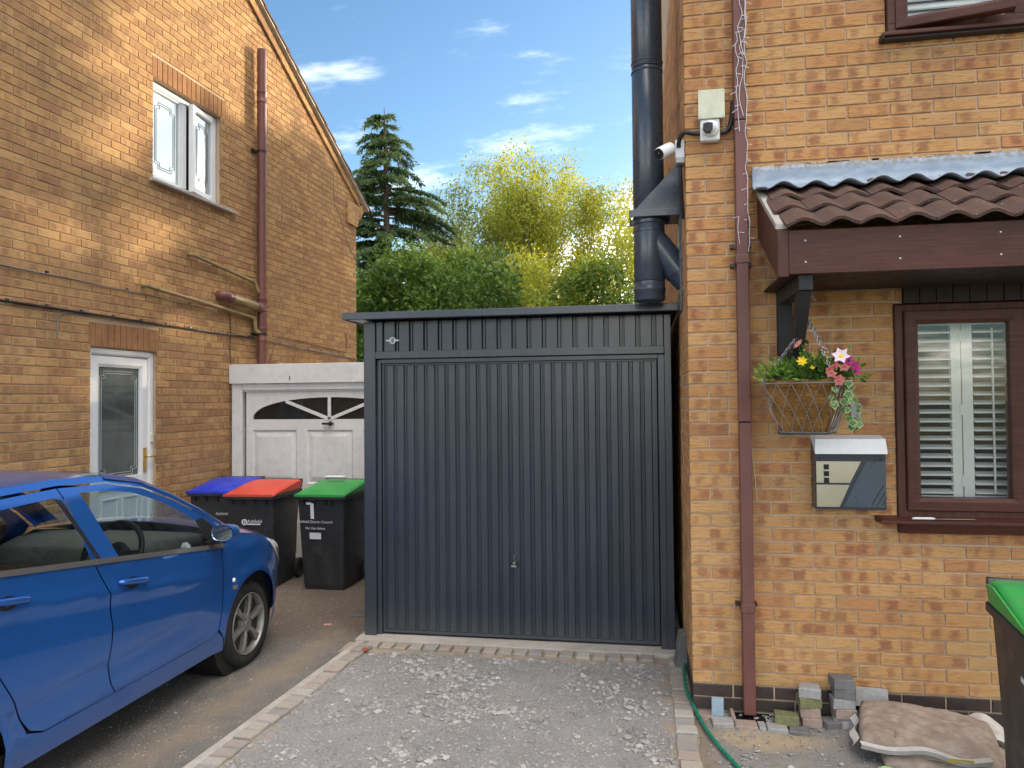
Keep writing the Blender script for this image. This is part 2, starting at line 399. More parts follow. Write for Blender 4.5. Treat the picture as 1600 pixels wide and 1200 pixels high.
def brick_mesh(w, h, mat):
    key = (round(w, 3), round(h, 3), mat.name)
    if key not in _bm_cache:
        mb = MB(); a, c = w / 2, h / 2; e = 0.0025
        v = [(-a, .018, -c), (a, .018, -c), (a, .018, c), (-a, .018, c), (-a, e, -c), (a, e, -c), (a, e, c), (-a, e, c),
             (-a + e, 0, -c + e), (a - e, 0, -c + e), (a - e, 0, c - e), (-a + e, 0, c - e)]
        f = [(0, 1, 5, 4), (1, 2, 6, 5), (2, 3, 7, 6), (3, 0, 4, 7), (4, 5, 9, 8), (5, 6, 10, 9), (6, 7, 11, 10), (7, 4, 8, 11), (8, 9, 10, 11)]
        mb.add(v, f); _bm_cache[key] = mb.mesh('brick', mat)
    return _bm_cache[key]


def brickwork(parent, O, U, N, u0, u1, rows, openings, mats, even_half, top=None, singles=300, z0=0.015, name='brick', skip=None):
    """stretcher-bond bricks on the plane O + u*U + z; the `singles` largest in view are objects, the rest one mesh"""
    O = Vector(O); U = Vector(U); N = Vector(N); inn = -N
    cand = []; joined = MB(); lr = random.Random(11)
    for k in range(*rows):
        za = z0 + 0.075 * k + 0.005; zb = za + 0.065
        off = 0.1125 if (k % 2 == 0) == even_half else 0.0
        cuts = [u0]; j = math.floor((u0 - off) / 0.225)
        while True:
            c = off + 0.225 * j; j += 1
            if c > u1 - 0.02: break
            if c > u0 + 0.02: cuts.append(c)
        cuts.append(u1)
        for a, b in zip(cuts, cuts[1:]):
            a2 = a + (0.005 if a > u0 else 0); b2 = b - (0.005 if b < u1 else 0)
            parts = [(a2, b2)]
            for (oa, ob, oza, ozb) in openings:
                if oza < (za + zb) / 2 < ozb:
                    q = []
                    for (c, d) in parts:
                        if d <= oa or c >= ob: q.append((c, d)); continue
                        if c < oa - 0.02: q.append((c, oa))
                        if d > ob + 0.02: q.append((ob, d))
                    parts = q
            for (c, d) in parts: cand.append((c, d, za, zb, k))
    keep = []
    for (c, d, za, zb, k) in cand:
        poly = [(c, za), (d, za), (d, zb), (c, zb)]; cut = False
        if top:
            for fn in top:
                if max(fn(p) for p in poly) > 0: cut = True; poly = clip_half(poly, fn)
                if len(poly) < 3: break
            if len(poly) < 3: continue
        ctr = O + U * ((c + d) / 2) + Vector((0, 0, (za + zb) / 2))
        dist = (ctr - CAMP).length; face = abs((ctr - CAMP).normalized().dot(N))
        size = (d - c) * face / dist ** 2 if in_view(ctr, 0.0) and not cut else 0
        keep.append((size, c, d, za, zb, k, poly))
    keep.sort(key=lambda q: -q[0])
    rot = Matrix((U, inn, Vector((0, 0, 1)))).transposed().to_4x4()
    for i, (size, c, d, za, zb, k, poly) in enumerate(keep):
        mat = mats(k); dep = lr.uniform(-0.0018, 0.0018)
        if i < singles and size > 0:
            o = bpy.data.objects.new(name, brick_mesh(d - c, zb - za, mat)); COL.objects.link(o)
            o.matrix_basis = Matrix.Translation(O + U * ((c + d) / 2) + N * dep + Vector((0, 0, (za + zb) / 2))) @ rot @ Matrix.Rotation(lr.uniform(-.004, .004), 4, 'Y')
            adopt(o, parent)
        else:
            n = len(poly); e = 0.0025
            cu = sum(p[0] for p in poly) / n; cz = sum(p[1] for p in poly) / n
            def pt(p, t): return O + U * p[0] + N * (dep - t) + Vector((0, 0, p[1]))
            ins = [(p[0] - math.copysign(e, p[0] - cu), p[1] - math.copysign(e, p[1] - cz)) for p in poly]
            v = [pt(p, .018) for p in poly] + [pt(p, e) for p in poly] + [pt(p, 0) for p in ins]
            f = [(a, (a + 1) % n, n + (a + 1) % n, n + a) for a in range(n)] + [(n + a, n + (a + 1) % n, 2 * n + (a + 1) % n, 2 * n + a) for a in range(n)] + [list(range(2 * n, 3 * n))]
            ml = list(dict.fromkeys(mats(q) for q in range(*rows)))
            joined.add(v, f, ml.index(mat))
    if joined.v:
        ml = list(dict.fromkeys(mats(q) for q in range(*rows)))
        o = joined.build('brickwork', ml, parent); tag(o, kind='stuff')


def panel_with_openings(mb, O, U, N, u0, u1, z0, z1, openings, back, top=None, reveal=0.12):
    """flat mortar face a little behind the brick faces, with reveals round the openings"""
    O = Vector(O); U = Vector(U); N = Vector(N)
    us = sorted({u0, u1, *[q for o in openings for q in o[:2] if u0 < q < u1]}); zs = sorted({z0, z1, *[q for o in openings for q in o[2:] if z0 < q < z1]})
    for a, b in zip(us, us[1:]):
        for c, d in zip(zs, zs[1:]):
            if any(o[0] <= (a + b) / 2 <= o[1] and o[2] <= (c + d) / 2 <= o[3] for o in openings): continue
            poly = [(a, c), (b, c), (b, d), (a, d)]
            for fn in (top or []):
                poly = clip_half(poly, fn) if len(poly) > 2 else []
            if len(poly) > 2:
                mb.add([O + U * p[0] - N * back + Vector((0, 0, p[1])) for p in poly], [list(range(len(poly)))])
    for (a, b, c, d) in openings:
        for (p, q) in (((a, c), (a, d)), ((b, c), (b, d)), ((a, c), (b, c)), ((a, d), (b, d))):
            v = [O + U * e[0] - N * t + Vector((0, 0, e[1])) for e, t in ((p, back), (q, back), (q, back + reveal), (p, back + reveal))]
            mb.add(v, [(0, 1, 2, 3)])


# ------------------------------------------------------------------ house with the tiled canopy
FY, FX = 4.45, 0.262                      # face of the front wall, corner of the side wall
HX1, HY1 = 7.2, 11.9
br = thing('brick_house', (3.5, 8, 0), 'yellow-brown brick house with brown windows, dark brick base and tiled canopy', 'house')
mF = brick_mat('buff_brick_front', (FX, FY, 0), (1, 0, 0), BUFF, BUFFD, seed=1.0, flip=0.0, grime=0.22)
mS = brick_mat('buff_brick_side', (FX, FY, 0), (0, 1, 0), BUFF, BUFFD, seed=2.0, flip=1.0, relief=0.15)
mPl = simple('dark_engineering_brick', (0.052, 0.036, 0.031), 0.55, var=0.3, scale=30, bump=0.2)
W1 = (1.381 - FX, 2.76 - FX, 1.13, 2.33)          # lower window
W1B = (1.43 - FX, 3.3 - FX, 2.30, 2.56)           # dark boarding above it
W2 = (1.372 - FX, 2.80 - FX, 3.835, 4.95)         # upper window
brickwork(br, (FX, FY, 0), (1, 0, 0), (0, -1, 0), 0, 4.0, (0, 70), [W1, W1B, W2], lambda k: mPl if k < 2 else mF, True, singles=300)
brickwork(br, (FX, FY, 0), (0, 1, 0), (-1, 0, 0), 0.002, HY1 - FY, (0, 70), [], lambda k: mPl if k < 2 else mS, False, singles=0)
mb = MB()
panel_with_openings(mb, (FX, FY, 0), (1, 0, 0), (0, -1, 0), 0.004, HX1 - FX, -0.1, 5.25, [W1, W1B, W2], 0.009)
panel_with_openings(mb, (FX, FY, 0), (0, 1, 0), (-1, 0, 0), 0.004, HY1 - FY, -0.1, 5.25, [], 0.0035)
mb.add([(HX1, FY, 0), (HX1, HY1, 0), (HX1, HY1, 5.25), (HX1, FY, 5.25), (FX, HY1, 0), (FX, HY1, 5.25)], [(0, 1, 2, 3), (1, 4, 5, 2)])
mb.add([(FX, FY + .01, 5.25), (FX, HY1, 5.25), (FX, (FY + HY1) / 2, 7.4), (HX1, FY + .01, 5.25), (HX1, HY1, 5.25), (HX1, (FY + HY1) / 2, 7.4)], [(0, 1, 2), (3, 4, 5)])
mb.build('wall', mortar_m, br)
mb = MB(); ym = (FY + HY1) / 2
for s, y in ((-1, FY - .35), (1, HY1 + .35)):
    mb.add([(FX - .12, y, 5.02), (HX1 + .1, y, 5.02), (HX1 + .1, ym, 7.45), (FX - .12, ym, 7.45), (FX - .12, y, 5.12), (HX1 + .1, y, 5.12), (HX1 + .1, ym, 7.56), (FX - .12, ym, 7.56)],
           [(0, 1, 2, 3), (4, 5, 6, 7), (0, 1, 5, 4), (1, 2, 6, 5), (2, 3, 7, 6), (3, 0, 4, 7)])
mb.build('roof', M['tile_far'], br)
mb = MB(); mb.box(1.2, 5.0, 4.70, 8.5, 0.02, 0.05); mb.box(1.2, 5.0, 4.70, 8.5, 2.75, 2.80); mb.box(1.2, 5.0, 8.45, 8.5, 0.05, 2.75); mb.box(1.15, 1.2, 4.70, 8.5, .05, 2.75)
mb.box(1.2, 5.0, 4.70, 8.5, 3.2, 3.22); mb.box(1.2, 5.0, 8.45, 8.5, 3.22, 5.2); mb.box(1.15, 1.2, 4.70, 8.5, 3.22, 5.2)
mb.build('room_lining', M['interior'], br)


def rect_frame(mb, x0, x1, z0, z1, w, ya, yb, wb=None, wt=None):
    """four mitred-looking bars butted end to end (ya = front)"""
    wb = wb or w; wt = wt or w
    mb.box(x0, x0 + w, ya, yb, z0, z1); mb.box(x1 - w, x1, ya, yb, z0, z1)
    mb.box(x0 + w, x1 - w, ya, yb, z0, z0 + wb); mb.box(x0 + w, x1 - w, ya, yb, z1 - wt, z1)


def mitre_frame(mb, fn, x0, x1, z0, z1, w, d0, d1, ins=0.012):
    """mitred sash frame with a sloped inner bead; fn(x, z, d) places it"""
    o = [(x0, z0), (x1, z0), (x1, z1), (x0, z1)]; i = [(x0 + w, z0 + w), (x1 - w, z0 + w), (x1 - w, z1 - w), (x0 + w, z1 - w)]
    m_ = [(a[0] + (b[0] - a[0]) * .72, a[1] + (b[1] - a[1]) * .72) for a, b in zip(o, i)]
    e = [(a[0] + (b[0] - a[0]) * .08, a[1] + (b[1] - a[1]) * .08) for a, b in zip(o, i)]
    for k in range(4):
        l = (k + 1) % 4
        v = [fn(*o[k], d1), fn(*o[l], d1), fn(*o[l], d0 + .006), fn(*o[k], d0 + .006), fn(*e[l], d0), fn(*e[k], d0),
             fn(*m_[l], d0), fn(*m_[k], d0), fn(*i[l], d0 + ins), fn(*i[k], d0 + ins), fn(*i[l], d1), fn(*i[k], d1)]
        mb.add(v, [(0, 1, 2, 3), (3, 2, 4, 5), (5, 4, 6, 7), (7, 6, 8, 9), (9, 8, 10, 11), (11, 10, 1, 0)])


fid = lambda x, z, d: (x, d, z)
# lower window
mb = MB(); mitre_frame(mb, fid, 1.381, 2.745, 1.139, 2.322, 0.055, 4.432, 4.56)
mb.box(2.028, 2.072, 4.4345, 4.55, 1.196, 2.265)
win = mb.build('window', [M['mahogany_v']], br, bevel=0.003); win['label'] = 'brown framed window with white shutters behind the glass'
for x0, x1 in ((1.428, 2.034), (2.066, 2.70)):
    mb = MB(); mitre_frame(mb, fid, x0, x1, 1.178, 2.284, 0.072, 4.418, 4.50); mb.build('casement', [M['mahogany']], win)
    mb = MB(); mb.box(x0 + .066, x1 - .066, 4.452, 4.456, 1.245, 2.217); mb.build('pane', M['glass'], win)
mb = MB()
mb.prism([(4.335, 1.118), (4.335, 1.135), (4.36, 1.140), (4.449, 1.150), (4.449, 1.118)], lambda a, b, c: (c, a, b), 1.262, 2.86)
mb.prism([(4.395, 1.060), (4.375, 1.117), (4.449, 1.117), (4.449, 1.060)], lambda a, b, c: (c, a, b), 1.378, 2.80)
mb.build('sill', M['mahogany'], win, bevel=0.003)
sh = MB()
rect_frame(sh, 1.405, 1.775, 1.18, 2.28, 0.05, 4.59, 4.62, .065, .065); rect_frame(sh, 1.781, 2.36, 1.18, 2.28, 0.055, 4.59, 4.62, .065, .065)
sh.box(1.519, 1.527, 4.558, 4.568, 1.26, 2.19); sh.box(1.925, 1.933, 4.558, 4.568, 1.26, 2.19)
for z in (1.30, 1.70, 2.12): sh.box(1.766, 1.790, 4.584, 4.5895, z, z + .06)
shp = sh.build('shutter', M['shutter'], br); shp['label'] = 'white louvred shutters inside the ground floor window'
for x0, x1 in ((1.456, 1.724), (1.837, 2.304)):
    for k in range(19):
        z = 1.268 + 0.0505 * k
        mb = MB(); a = R(14); c_, s_ = math.cos(a), math.sin(a)
        mb.obox(((x0 + x1) / 2, 4.604, z), ((x1 - x0) / 2, 0, 0), (0, .031 * c_, .031 * s_), (0, -.0055 * s_, .0055 * c_))
        mb.build('slat', M['shutter'], shp, bevel=0.003)
# dark boarding over the window
for k in range(22):
    x = 1.43 + .085 * k; q = MB(); q.box(x, x + .0822, 4.428, 4.47, 2.3265, 2.60); q.build('board', M['dark_board'], br, bevel=.004)
q = MB(); q.box(1.42, 3.3, 4.4705, 4.49, 2.31, 2.60); q.build('board_backing', M['dark_board'], br)
# upper window, its sash ajar
mb = MB()
mb.box(1.375, 1.425, 4.42, 4.53, 3.895, 4.94); mb.box(1.375, 2.78, 4.42, 4.53, 3.845, 3.894); mb.box(2.02, 2.085, 4.421, 4.53, 3.895, 4.94); mb.box(2.73, 2.78, 4.42, 4.53, 3.895, 4.94); mb.box(1.425, 2.73, 4.42, 4.53, 4.89, 4.94)
mb.box(1.425, 2.02, 4.46, 4.53, 3.895, 3.915)
uw = mb.build('window', M['mahogany'], br, bevel=.003); uw['label'] = 'brown framed upstairs window with one sash ajar'
mb = MB(); mb.prism([(4.37, 3.812), (4.37, 3.832), (4.449, 3.8445), (4.449, 3.812)], lambda a, b, c: (c, a, b), 1.338, 2.84); mb.build('sill', M['mahogany'], uw, bevel=.003)
mb = MB(); mb.box(1.336, 1.342, 4.372, 4.45, 3.80, 3.829); mb.box(1.345, 2.83, 4.392, 4.449, 3.80, 3.8115); mb.build('sill_end', M['black_pl'], uw)
th = R(13.4); hinge = Vector((1.412, 4.412, 0))
fsash = lambda x, z, d: (hinge.x + x * math.cos(th) + d * math.sin(th), hinge.y - x * math.sin(th) + d * math.cos(th), z)
mb = MB(); mitre_frame(mb, fsash, 0, .57, 3.862, 4.93, .064, 0.0, .055); mb.build('sash', M['mahogany'], uw)
mb = MB(); mb.add([fsash(.058, 3.92, .03), fsash(.512, 3.92, .03), fsash(.512, 4.87, .03), fsash(.058, 4.87, .03)], [(0, 1, 2, 3)]); mb.build('pane', M['glass'], uw)
mb = MB(); mb.box(2.085, 2.73, 4.462, 4.466, 3.895, 4.89); mb.build('pane', M['glass'], uw)
mb = MB(); rect_frame(mb, 1.43, 2.0, 3.90, 4.95, .05, 4.60, 4.63); rect_frame(mb, 2.04, 2.75, 3.90, 4.95, .05, 4.60, 4.63)
for x0, x1 in ((1.481, 1.949), (2.091, 2.699)):
    for k in range(20):
        z = 3.975 + .0505 * k; mb.obox(((x0 + x1) / 2, 4.615, z), ((x1 - x0) / 2, 0, 0), (0, .018, .026), (0, -.004, .003))
usp = mb.build('shutter', M['shutter'], br)
mb = MB(); mb.bar(fsash(.40, 3.878, .05), (1.93, 4.47, 3.925), .012, .008); mb.build('stay', M['cam_white'], uw)

# ------------------------------------------------------------------ tiled canopy
CX0, CX1, CYF = 0.66, 3.5, 3.81
ca = thing('porch_canopy', (CX0, 4.2, 2.4), 'porch canopy with brown fascia, red-brown roof tiles and lead flashing over the lower window', 'canopy')
mb = MB(); mb.box(CX0 + .052, CX1, CYF, CYF + .022, 2.412, 2.628); fas = mb.build('fascia', M['mahogany'], ca, bevel=.003)
for x in (.79, 1.22, 1.66, 2.1):
    for z in (2.47, 2.575):
        mb = MB(); mb.lathe([(.0045, 0), (.0035, .002), (0, .003)], (x, CYF - .0001, z), (0, -1, 0), 10); mb.build('pin', M['print_white'], fas)
mb = MB(); mb.box(CX0, CX0 + .051, CYF - .003, CYF + .03, 2.400, 2.632); mb.build('corner_trim', M['mahogany_v'], ca, bevel=.003)
mb = MB(); mb.prism([(CYF + .031, 2.400), (CYF + .031, 2.640), (4.448, 2.985), (4.448, 2.735)], lambda a, b, c: (c, a, b), CX0 + .002, CX0 + .024); mb.build('side_board', M['mahogany'], ca)
mb = MB(); mb.prism([(CYF + .02, 2.641), (CYF + .02, 2.668), (4.448, 3.016), (4.448, 2.986)], lambda a, b, c: (c, a, b), CX0 - .004, CX0 + .05); mb.build('verge_mortar', M['concrete'], ca)
mb = MB(); mb.box(CX0 + .03, CX1, CYF + .023, 4.448, 2.415, 2.425); mb.build('soffit', M['dark_board'], ca)
# tiles: double-roll profile, three courses
SL = math.atan2(.355, .64); TD = Vector((0, math.cos(SL), math.sin(SL))); TN = Vector((0, -math.sin(SL), math.cos(SL)))
TW = 0.168


def tile_prof(s):      # s in 0..1 across one roll
    return 0.031 * (0.5 - 0.5 * math.cos(2 * math.pi * (s ** 0.92))) ** 0.85


mb = MB(); nseg = 10
for k in range(nseg + 1):
    pass
vs = []; L_ = .34; TH = .016
for e, lift in ((0.0, 0.022), (L_, 0.0)):
    for lay in (0, -TH):
        for k in range(nseg + 1):
            s = k / nseg
            vs.append(Vector((s * TW, 0, 0)) + TD * e + TN * (tile_prof(s) + lift + lay))
n1_ = nseg + 1; fs = []
for k in range(nseg):
    fs += [(k, k + 1, 2 * n1_ + k + 1, 2 * n1_ + k), (n1_ + k, 3 * n1_ + k, 3 * n1_ + k + 1, n1_ + k + 1), (k, n1_ + k, n1_ + k + 1, k + 1), (2 * n1_ + k, 2 * n1_ + k + 1, 3 * n1_ + k + 1, 3 * n1_ + k)]
fs += [(0, 2 * n1_, 3 * n1_, n1_), (nseg, n1_ + nseg, 3 * n1_ + nseg, 2 * n1_ + nseg)]
mb.add(vs, fs); tme = mb.mesh('roof_tile', M['tile'], 45)
base0 = Vector((CX0 + .035, CYF - .045, 2.628))
for row in range(3):
    for i in range(17):
        o = bpy.data.objects.new('roof_tile', tme); COL.objects.link(o)
        o.location = base0 + TD * (0.235 * row) + Vector((i * TW + rnd.uniform(-.003, .003) + (.0 if row != 1 else -.02), 0, rnd.uniform(-.002, .003)))
        o.rotation_euler = (rnd.uniform(-.008, .008), rnd.uniform(-.01, .01), rnd.uniform(-.012, .012)); adopt(o, ca)
# lead flashing dressed over the top course
def flash(u, v):
    x = CX0 - .028 + u * (CX1 - CX0 + .02); ph = ((x - base0.x) / TW) % 1.0
    wav = tile_prof(ph) if x > CX0 + .03 else 0.008
    if v < .45:
        q = v / .45; return (x, FY - .012 - .004 * math.sin(q * 3), 3.140 - q * .105 + .003 * math.sin(x * 23) * (1 - q))
    q = (v - .45) / .55
    d = Vector((x, FY - .016, 3.035)); e = Vector((x, base0.y, base0.z)) + TD * .585 + TN * (wav * .98 + .052)
    a = d.lerp(e, q); a += Vector((0, .018, -.016)) * math.sin(math.pi * q)
    return a + Vector((0, 0, wav * .25 * q + .004 * math.sin(x * 9 + 2 * q)))
mb = MB(); mb.grid(flash, 240, 10); fo = mb.build('lead_flashing', M['lead'], ca, smooth=180)
so = fo.modifiers.new('t', 'SOLIDIFY'); so.thickness = .004
mb = MB()
for k in range(40):
    x = CX0 + rnd.uniform(0, 2.6); l = rnd.uniform(.03, .12)
    mb.bar((x, FY - .002, 3.141 + rnd.uniform(0, .006)), (x + l, FY - .002, 3.143 + rnd.uniform(0, .006)), .012, rnd.uniform(.006, .014))
tag(mb.build('pointing', mortar_m, ca), kind='stuff')
# gallows bracket
mb = MB(); mb.box(.757, .832, 4.375, 4.4485, 1.60, 2.415); mb.build('bracket_post', M['black_wood'], ca, bevel=.004)
mb = MB(); mb.box(.760, .829, CYF + .024, 4.374, 2.335, 2.413); mb.build('bracket_arm', M['black_wood'], ca, bevel=.004)
mb = MB(); pts = [(4.37 - .03 - .50 * t_, 1.80 + .53 * t_ - .10 * math.sin(math.pi * t_) * .6) for t_ in [i / 8 for i in range(9)]]
up_ = [(y - .05 + .0, z - .0) for y, z in pts]
mb.prism([(4.374, 1.74)] + [(y, z) for y, z in pts] + [(3.86, 2.334), (3.96, 2.334)] + [(y + .085, z + .055) for y, z in pts[::-1][1:-1]] + [(4.374, 1.92)], lambda a, b, c: (c, a, b), .768, .822)
mb.build('bracket_brace', M['black_wood'], ca)
# ------------------------------------------------------------------ fittings on the house with the canopy
# square downpipe
dp = thing('downpipe', (.567, FY - .05, 0), 'square brown rainwater downpipe running down the front of the canopy house', 'downpipe')
PX0, PX1, PYF, PYB = .534, .600, FY - .085, FY - .019
for za, zb in ((.03, 1.668), (1.674, 3.395), (3.401, 4.9)):
    mb = MB(); mb.box(PX0, PX1, PYF, PYB, za, zb); mb.build('pipe', M['brown_pvc'], dp, bevel=.006)
for z in (1.671, 3.398):
    mb = MB(); mb.box(PX0 + .003, PX1 - .003, PYF + .003, PYB - .003, z - .004, z + .004); mb.build('joint_seal', M['black_gap'], dp)
for z in (.60, 2.575, 4.35):
    mb = MB(); mb.box(PX0 - .006, PX1 + .006, PYF - .006, PYB + .012, z, z + .05); mb.build('collar', M['brown_pvc'], dp, bevel=.005)
for z in (.628, 2.56, 2.67):
    mb = MB(); mb.box(PX0 - .03, PX0 - .007, FY - .05, FY - .001, z, z + .02); mb.box(PX1 + .007, PX1 + .02, FY - .05, FY - .001, z, z + .02); mb.build('clip', M['black_pl'], dp)
# string of icicle lights caught over the downpipe
lr = random.Random(5); il = thing('light_string', (.57, FY - .1, 3.4), 'tangled white wire icicle light string hanging over the downpipe', 'string lights')
mb = MB(); blb = MB()
def strand(x, z0, z1, amp, seed, r=.0017):
    q = random.Random(seed); pts = []; z = z0; xx = x
    while z > z1:
        pts.append((xx + q.uniform(-amp, amp), PYF - .010 + q.uniform(-.006, .003), z)); z -= q.uniform(.03, .07)
    if len(pts) < 3: return
    c = catmull(pts, 4); mb.tube(c, r, 5)
    for p in c[::7]:
        e = Vector((p.x + q.choice((-1, 1)) * q.uniform(.014, .034), p.y - .004, p.z - q.uniform(.004, .02)))
        blb.tube([p, (Vector(p) + e) / 2, e], [.0011, .0014, .0022], 5)
strand(.597, 4.25, 2.60, .010, 1); strand(.570, 4.25, 3.40, .014, 2); strand(.552, 3.9, 3.30, .010, 3); strand(.590, 4.25, 3.75, .018, 6); strand(.548, 2.84, 2.66, .010, 12)
mb.build('wire', M['print_white'], il, smooth=60); tag(blb.build('bulb', M['print_white'], il, smooth=60), kind='stuff')
mb = MB(); mb.tube(catmull([(.603, FY - .03, 1.64), (.61, FY - .014, 1.5), (.625, FY - .01, 1.35), (.632, FY - .01, 1.22)], 6), .0022, 5)
mb.build('loose_wire', M['cream'], il)

# junction box and cameras
jb = thing('junction_box', (.412, FY, 3.42), 'square cream electrical box above the dome camera', 'electrical box')
mb = MB(); mb.box(.337, .480, FY - .052, FY - .001, 3.428, 3.590); mb.build('box_base', M['cream'], jb, bevel=.004)
mb = MB(); mb.box(.3335, .4835, FY - .066, FY - .053, 3.4245, 3.5935); mb.build('cover', M['cream'], jb, bevel=.004)
for x in (.345, .472):
    for z in (3.436, 3.582):
        mb = MB(); mb.lathe([(.004, 0), (.003, .0015)], (x, FY - .0662, z), (0, -1, 0), 10); mb.build('screw', M['galv'], jb)
dc = thing('security_camera', (.4, FY, 3.3), 'white dome security camera with black face on a square mount', 'security camera', 'security cameras at the house corner')
mb = MB(); mb.box(.345, .455, FY - .055, FY - .001, 3.300, 3.425); mb.build('mount', M['cam_white'], dc, bevel=.008)
dcen = Vector((.396, FY - .058, 3.366)); dax = Vector((-.35, -.9, -.25)).normalized()
mb = MB(); mb.lathe([(.048, 0), (.048, .012), (.044, .02), (.036, .026)], (.402, FY - .055, 3.366), (0, -1, 0), 28); mb.build('collar', M['cam_white'], dc, smooth=40)
mb = MB(); mb.lathe([(.040 * math.cos(a), .040 * math.sin(a)) for a in [R(x) for x in range(-40, 91, 10)]], dcen - Vector((0, .012, 0)), dax, 28); mb.build('dome', M['cam_white'], dc, smooth=60)
mb = MB(); mb.prism([(-.027, .022), (0, .028), (.027, .022), (.026, -.012), (.014, -.032), (-.014, -.032), (-.026, -.012)], lambda a, b, c: (.384 + a, FY - .108 - c, 3.360 + b), -.02, .008); mb.build('face', M['black_pl'], dc, bevel=.004)
mb = MB(); mb.lathe([(.008, 0), (.007, .003), (0, .004)], (.384, FY - .1165, 3.366), (0, -1, 0), 16); mb.build('lens', M['dark_glass'], dc)
bc = thing('security_camera', (.25, 4.52, 3.3), 'white bullet security camera pointing left from the house corner', 'security camera', 'security cameras at the house corner')
mb = MB(); mb.box(.205, .2605, 4.475, 4.565, 3.235, 3.345); mb.build('mount', M['cam_white'], bc, bevel=.006)
mb = MB(); mb.box(.207, .2595, 4.47, 4.57, 3.205, 3.2345); mb.build('mount_base', simple('grey_plastic', (.38, .38, .38), .5), bc, bevel=.004)
mb = MB(); mb.tube([(.204, 4.50, 3.29), (.175, 4.47, 3.285), (.15, 4.44, 3.27)], .014, 12); mb.build('arm', M['cam_white'], bc, smooth=60)
bax = Vector((-.62, -.62, -.48)).normalized(); bcn = Vector((.165, 4.455, 3.285))
mb = MB(); mb.lathe([(.02, -.03), (.034, -.02), (.036, 0), (.036, .085), (.033, .09)], bcn, bax, 24); mb.build('body', M['cam_white'], bc, smooth=40)
mb = MB(); mb.lathe([(.032, .0905), (.031, .094), (.026, .0935), (.012, .094), (0, .0945)], bcn, bax, 24); mb.build('face', M['black_pl'], bc, smooth=40)
mb = MB(); mb.lathe([(.010, .095), (.008, .099), (0, .100)], bcn, bax, 16); mb.build('lens', M['dark_glass'], bc)
cn = thing('cable_conduit', (.4, FY - .03, 3.3), 'black flexible cable conduit joining the two cameras and the downpipe', 'conduit')
mb = MB(); mb.tube(catmull([(.344, FY - .028, 3.352), (.30, FY - .026, 3.358), (.262, FY - .035, 3.362), (.238, FY - .018, 3.352), (.225, FY + .012, 3.318), (.226, FY + .024, 3.30)], 6), .0135, 10); mb.build('conduit_run', M['black_pl'], cn, smooth=60)
mb = MB(); mb.tube(catmull([(.456, FY - .028, 3.352), (.485, FY - .026, 3.353), (.512, FY - .024, 3.385), (.528, FY - .022, 3.45), (.534, FY - .012, 3.53)], 6), .0135, 10); mb.build('conduit_run', M['black_pl'], cn, smooth=60)
mb = MB(); mb.tube(catmull([(.235, 4.52, 3.204), (.236, 4.53, 3.12), (.243, 4.56, 3.03), (.250, 4.6, 2.9)], 6), .012, 10); mb.build('conduit_run', M['black_pl'], cn, smooth=60)
for o in cn.children: pass

# letter box
lb = thing('letter_box', (1.11, FY - .06, 1.18), 'wall letter box with sloping pale metal lid, steel panels and dark grey body', 'letter box')
LX0, LX1, LYF = .932, 1.296, FY - .105
mb = MB(); mb.prism([(LYF, 1.190), (LYF, 1.515), (FY - .002, 1.588), (FY - .002, 1.190)], lambda a, b, c: (c, a, b), LX0, LX1); mb.build('body', M['charcoal'], lb, bevel=.003)
lm = Vector((0, FY - .002 - (LYF - .018), .088)).normalized()
mb = MB(); mb.prism([(LYF - .020, 1.500), (LYF - .016, 1.506), (FY - .003, 1.594), (FY - .003, 1.5895), (LYF - .012, 1.502)], lambda a, b, c: (c, a, b), LX0 - .004, LX1 + .004)
mb.add([(LX0 - .005, LYF - .021, 1.497), (LX1 + .005, LYF - .021, 1.497), (LX1 - .0, LYF - .004, 1.578), (LX0 + .0, LYF - .004, 1.578)], [(0, 1, 2, 3)])
mb.add([(LX0 + .0, LYF - .004, 1.578), (LX1 - .0, LYF - .004, 1.578), (LX1, FY - .004, 1.596), (LX0, FY - .004, 1.596)], [(0, 1, 2, 3)])
mb.build('lid', M['lidmetal'], lb)
fl = lambda a, b, c: (a, LYF - .0005 - c, b)
mb = MB(); mb.prism([(LX0 + .004, 1.338), (LX0 + .178, 1.338), (LX0 + .236, 1.455), (LX0 + .004, 1.455)], fl, 0, .004); mb.build('steel_panel', M['steel'], lb)
mb = MB(); mb.prism([(LX0 + .004, 1.206), (LX0 + .122, 1.206), (LX0 + .175, 1.327), (LX0 + .004, 1.327)], fl, 0, .004); mb.build('steel_panel', M['steel'], lb)
mb = MB(); mb.prism([(LX0 + .142, 1.206), (LX1 - .004, 1.206), (LX1 - .004, 1.455), (LX0 + .262, 1.455)], fl, 0, .004); mb.build('grey_panel', simple('slate_grey_panel', (.060, .077, .100), .35), lb)
for z in (1.425, 1.388, 1.352):
    mb = MB(); mb.prism([(LX0 + .042, z - .014), (LX0 + .070, z - .014), (LX0 + .070, z + .014), (LX0 + .042, z + .014)], fl, .0045, .006); mb.build('peep_window', M['dark_glass'], lb)
for i, (a, l) in enumerate(((.285, .13), (.315, .085), (.338, .055), (.352, .02))):
    mb = MB(); mb.bar((LX0 + a, LYF - .0052, 1.216), (LX0 + a + l * .5, LYF - .0052, 1.216 + l * .86), .004, .001, (0, 1, 0)); mb.build('groove', M['black_gap'], lb)
for x in (LX0 + .024, LX1 - .024):
    mb = MB(); mb.lathe([(.007, 0), (.005, .004), (0, .005)], (x, LYF, 1.467), (0, -1, 0), 12); mb.build('bolt', M['black_pl'], lb)
